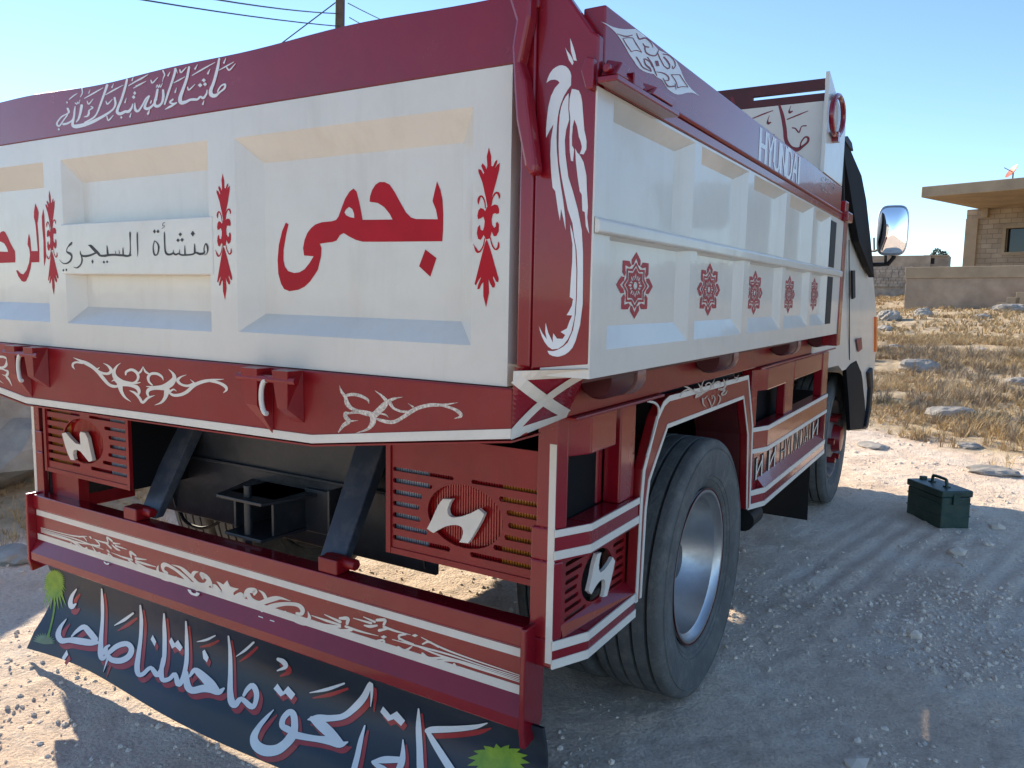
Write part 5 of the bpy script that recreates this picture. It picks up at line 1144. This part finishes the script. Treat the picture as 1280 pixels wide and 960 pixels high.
# ---------------- wheels
RT = .35
def tyre_prof():
    p = [(-.060, .205), (-.078, .224), (-.092, .258), (-.0955, .290), (-.0955, .318), (-.0935, .333), (-.089, .3425), (-.082, .3465)]
    g = [-.058, -.0195, .0195, .058]; rr = lambda a: RT-.30*a*a-.0004
    a = -.0765; p.append((a, rr(a)))
    for c in g: p += [(c-.0045, rr(c)), (c-.0036, rr(c)-.018), (c+.0036, rr(c)-.018), (c+.0045, rr(c))]
    p.append((.0765, rr(.0765)))
    return p+[(-q_[0], q_[1]) for q_ in reversed(p[:8])]
def wheel(xo, yc, kind):
    """xo: outer face; axis towards +X"""
    c = (xo-.095, yc, GZ+RT); ax = (1, 0, 0)
    mb = MB()
    if kind == 'outer':
        mb.lathe([(-.075, .212), (-.070, .200), (.03, .192), (.055, .196), (.064, .206), (.073, .211), (.078, .207), (.077, .200), (.066, .196), (.058, .186), (.020, .180), (-.03, .160), (-.055, .150), (-.060, .10), (-.050, .07), (-.05, 0)], c, ax, 72)
    elif kind == 'inner': mb.lathe([(-.078, .207), (-.06, .196), (.06, .196), (.078, .207), (.07, .19), (-.05, .18), (-.05, 0)], c, ax, 48)
    else:
        mb.lathe([(-.075, .212), (-.070, .200), (.03, .192), (.055, .196), (.064, .206), (.073, .211), (.078, .207), (.077, .200), (.058, .186), (.03, .178), (.045, .15), (.075, .10), (.08, .07), (.08, 0)], c, ax, 72)
    w = mb.build("wheel", 'chrome' if kind != 'front' else 'oldrim', T, smooth=True)
    mb = MB(); mb.lathe(tyre_prof(), c, ax, 96, closed=False)
    for q_ in (-1, 1):
        for rr_, a_ in ((.234, .0825), (.246, .0875), (.322, .0958)): mb.lathe([(q_*(a_-.0025), rr_-.003), (q_*(a_+.0012), rr_-.001), (q_*(a_+.0018), rr_+.001), (q_*(a_-.0005), rr_+.003)], c, ax, 72)
    mb.build("tyre", 'tyre', w, smooth=True)
    if kind == 'outer':
        mb = MB(); mb.lathe([(-.05, .068), (.0, .062), (.01, .05), (.012, 0)], c, ax, 24); mb.build("hub", 'black', w, smooth=True)
        for i in range(6):
            a = 2*pi*i/6; mb = MB(); mb.lathe([(-.055, .012), (-.035, .012), (-.033, 0)], (c[0], c[1]+.105*cos(a), c[2]+.105*sin(a)), ax, 6); mb.build("wheel_nut", 'chrome', w)
        mb = MB(); mb.lathe([(.075, .2115), (.079, .2125), (.079, .2095), (.076, .2095)], c, ax, 72, closed=True); mb.build("rim_ring", 'dark_int', w, smooth=True)
    if kind == 'front':
        mb = MB(); mb.lathe([(.0795, .075), (.12, .065), (.125, .04), (.125, 0)], c, ax, 24); mb.build("hub", 'red_d', w, smooth=True)
        for i in range(6):
            a = 2*pi*i/6; mb = MB(); mb.lathe([(.06, .016), (.105, .016), (.108, 0)], (c[0], c[1]+.125*cos(a), c[2]+.125*sin(a)), ax, 6); mb.build("wheel_nut", 'red_d', w)
    return w
def copy_part(w, spin, dy):
    c = w.copy(); COL.objects.link(c); c.parent = T
    if spin: c.rotation_euler.z = pi; c.location.y += dy*U
    for ch in w.children: q_ = ch.copy(); COL.objects.link(q_); q_.parent = c
    return c
wo = wheel(-.612, 2.04, 'outer'); wi = wheel(-.822, 2.04, 'inner'); wf = wheel(-.662, 4.42, 'front')
for w, y in ((wo, 2.04), (wi, 2.04), (wf, 4.42)): copy_part(w, True, 2*y-4.0)
mb = MB(); mb.tube([(-2.3, 4.42, -.72), (-.74, 4.42, -.72)], .045, 10); mb.build("front_axle", 'black', T, smooth=True)

# ---------------- cab
CX = -.60
ol = [(3.30, -.285), (3.30, .60), (3.36, .67), (3.46, .70), (4.02, .695), (4.22, .645), (4.40, .59), (4.56, .50), (4.77, .34), (4.97, .17), (5.16, -.02), (5.28, -.12), (5.31, -.20), (5.31, -.40), (5.26, -.66), (5.18, -.74), (5.00, -.76), (4.93, -.72), (4.905, -.58), (4.84, -.46), (4.72, -.385), (4.55, -.345), (4.30, -.335), (4.05, -.335), (3.92, -.30)]
mb = MB(); n_ = len(ol)
lay = [(0.0, .94, .0), (.020, .985, 0), (.06, 1.0, 0), (1.78, 1.0, 0), (1.82, .985, 0), (1.84, .94, 0)]
def ins(y, z, k): cy, cz = 4.3, .0; return cy+(y-cy)*(1-(1-k)*.25), cz+(z-cz)*(1-(1-k)*.25)
vs = []
for dx, k, _ in lay:
    for y, z in ol:
        y2, z2 = ins(y, z, k); tum = .045*max(0, (z-.0)/.7)**1.5; xx = CX-dx+(-tum if dx < .9 else tum); vs.append((xx, y2, z2))
fs = [tuple(range(n_)), tuple(range(len(lay)*n_-1, (len(lay)-1)*n_-1, -1))]
for k in range(len(lay)-1):
    for i in range(n_): fs.append((k*n_+i, (k+1)*n_+i, (k+1)*n_+(i+1) % n_, k*n_+(i+1) % n_))
mb.add(vs, fs); cab = mb.build("cab", 'white', T, smooth=True)
def cabplate(pts, off, th, nm, mt, parent=cab, bev=.003):
    P_ = []
    for x, y in pts:
        X_ = CX
        for _ in range(6): p = onX(x, y, X_); X_ = CX-.045*max(0, p[2]/.7)**1.5+off
        P_.append(onX(x, y, X_))
    m_ = MB(); m_.prism(P_, (-th, 0, 0)); return m_.build(nm, mt, parent, bevel=bev)
cabplate([(1053,174),(1060,179),(1067,196),(1077,219),(1083,250),(1088.5,300),(1093,347),(1086,333),(1074,302),(1068,270),(1062,232),(1057,205)], .030, .03, "side_window", 'matt')
cabplate([(1055,173),(1060,170),(1065,178),(1067,189),(1062,184)], .035, .03, "roof_marker", 'rubber')
cabplate([(1058,462),(1064,455),(1071,451),(1077,466),(1081,500),(1083,536),(1063,538),(1061,500)], .004, .02, "wheel_well", 'matt')
cabplate([(1066,338),(1069.2,338),(1069.6,372),(1066.6,374)], .003, .01, "door_handle", 'rubber')
cabplate([(1061.5,300),(1062.0,300),(1062.5,450),(1062,450)], .0012, .003, "door_gap", 'rubber', bev=0)
cabplate([(1095.4,396),(1097.2,396),(1096.8,438),(1095,440)], .012, .02, "turn_lamp", 'orange')
cabplate([(1071,424),(1077,422),(1078,436),(1073,440)], .0035, .003, "door_sticker", 'dmaroon', bev=0)
mb = MB(); mb.tube([onX(x, y, -.55) for x, y in ((1053, 255), (1051.5, 190), (1050.5, 152))], .010, 8); mb.build("lamp_pole", 'rubber', T)
mb = MB(); mb.prism([(CX+.02, y, z) for y, z in ((4.90, -.40), (5.05, -.38), (5.13, -.50), (5.12, -.64), (5.0, -.74), (4.93, -.72), (5.02, -.62), (5.02, -.50))], (-.12, 0, 0)); mb.build("step_guard", 'rubber', cab, bevel=.01)
mb = MB(); mb.box(-2.40, -.64, 3.4, 4.95, .05, .10); mb.box(-2.3, -.75, 3.3, 3.31, .1, .5); mb.build("rear_window", 'glass', cab)
# mirror
DM = 4.75; mc = onY(1116, 288, DM); s_ = DM/FPX*1.12
mr = MB(); ring = []
for i in range(40):
    a = 2*pi*i/40; c_, s__ = cos(a), sin(a); ring.append((abs(c_)**.45*np.sign(c_)*.5, abs(s__)**.55*np.sign(s__)*.5))
mw, mh = 28.5*s_, 49*s_
tilt = np.array([.985, .17, 0]); nrm = np.array([.17, -.98, -.06])
vsr = []
for dd, k in ((0.0, .93), (-.004, 1.0), (-.02, 1.02), (-.05, .95), (-.075, .7)):
    for u_, v_ in ring: vsr.append(mc+tilt*u_*mw*k+np.array([0, 0, 1.])*v_*mh*k+nrm*dd)
fs = [(k*40+i, k*40+(i+1) % 40, (k+1)*40+(i+1) % 40, (k+1)*40+i) for k in range(4) for i in range(40)]+[tuple(range(160, 200))]
mr.add(vsr, fs); mh_ = mr.build("wing_mirror", 'chrome', T, smooth=True)
m2 = MB(); rr_ = [0.001]+[.925*k/7 for k in range(1, 8)]
m2.add([mc+tilt*u_*mw*k+np.array([0, 0, 1.])*v_*mh*k+nrm*(.011-.013*(k/.925)**2) for k in rr_ for u_, v_ in ring], [(k*40+i, k*40+(i+1) % 40, (k+1)*40+(i+1) % 40, (k+1)*40+i) for k in range(7) for i in range(40)]); m2.build("mirror_glass", 'mirror', mh_, smooth=True)
m3 = MB()
pp = lambda x, y, d_=0: onY(x, y, DM+.06+d_)
m3.tube([pp(1083, 331, .1), pp(1100, 330.5, .05), pp(1110, 330, 0), pp(1117, 322, 0), pp(1118, 300, 0)], .012, 8); m3.tube([pp(1083, 314, .1), pp(1093, 314, .05), pp(1101, 311, 0)], .007, 6); m3.tube([pp(1107, 330, 0), pp(1107, 314, 0)], .008, 6); m3.tube([pp(1092.5, 297, .05), pp(1092.8, 315, .05)], .005, 6)
m3.build("mirror_arm", 'rubber', mh_, smooth=True)

# ================================================================== green tin on the ground
N_, L_, R_ = onZ(1175, 659.7), onZ(1134, 641.5), onZ(1211, 661)
ea = (L_-N_); la = np.linalg.norm(ea); ea /= la; eb = np.array([-ea[1], ea[0], 0]);
if eb@(R_-N_) < 0: eb = -eb
lb_ = float(eb@(R_-N_)); 
lb_ = max(lb_, .12)*1.15; la *= 1.04; Ht = .195; g0 = N_+np.array([0, 0, gh(N_[0], N_[1])-GZ-.006])
tin = thing("ammo_tin", 'dented dark green metal tin with a carrying handle standing on the chalky ground', 'metal box', tuple(g0+(ea*la+eb*lb_)/2))
Z_ = np.array([0, 0, 1.])
mb = MB(); mb.obox(g0, ea*la, eb*lb_, Z_*Ht*.80); tb = mb.build("body", 'tin', tin, bevel=.008)
for k in (.3, .62):
    mb = MB(); mb.obox(g0+Z_*Ht*k-ea*.002-eb*.002, ea*(la+.004), eb*(lb_+.004), Z_*.006); mb.build("rib", 'tin', tb, bevel=.002)
mb = MB(); mb.obox(g0+Z_*Ht*.803-ea*.006-eb*.006, ea*(la+.012), eb*(lb_+.012), Z_*Ht*.17); lid = mb.build("lid", 'tin', tin, bevel=.008)
cn = g0+ea*la*.5+eb*lb_*.5+Z_*Ht*.972; 
mb = MB(); mb.tube(crom([cn-ea*.055, cn-ea*.05+Z_*.030, cn-ea*.035+Z_*.036, cn+ea*.035+Z_*.036, cn+ea*.05+Z_*.030, cn+ea*.055], 4), .0075, 8); mb.build("handle", 'tin', tin, smooth=True)
mb = MB(); mb.obox(cn-ea*.068-eb*.012, ea*.026, eb*.024, Z_*.006); mb.obox(cn+ea*.042-eb*.012, ea*.026, eb*.024, Z_*.006); mb.build("handle_plate", 'tin', tin)
mb = MB(); mb.obox(g0+ea*(la*.93)+eb*lb_*.4+Z_*Ht*.97, ea*.02, eb*.03, Z_*.014); mb.build("latch_stub", 'tin', tin)
mb = MB(); mb.obox(g0-ea*.010+eb*lb_*.35+Z_*Ht*.62, ea*.01, eb*.035, Z_*Ht*.26); mb.build("clasp", 'tin', tin, bevel=.002)
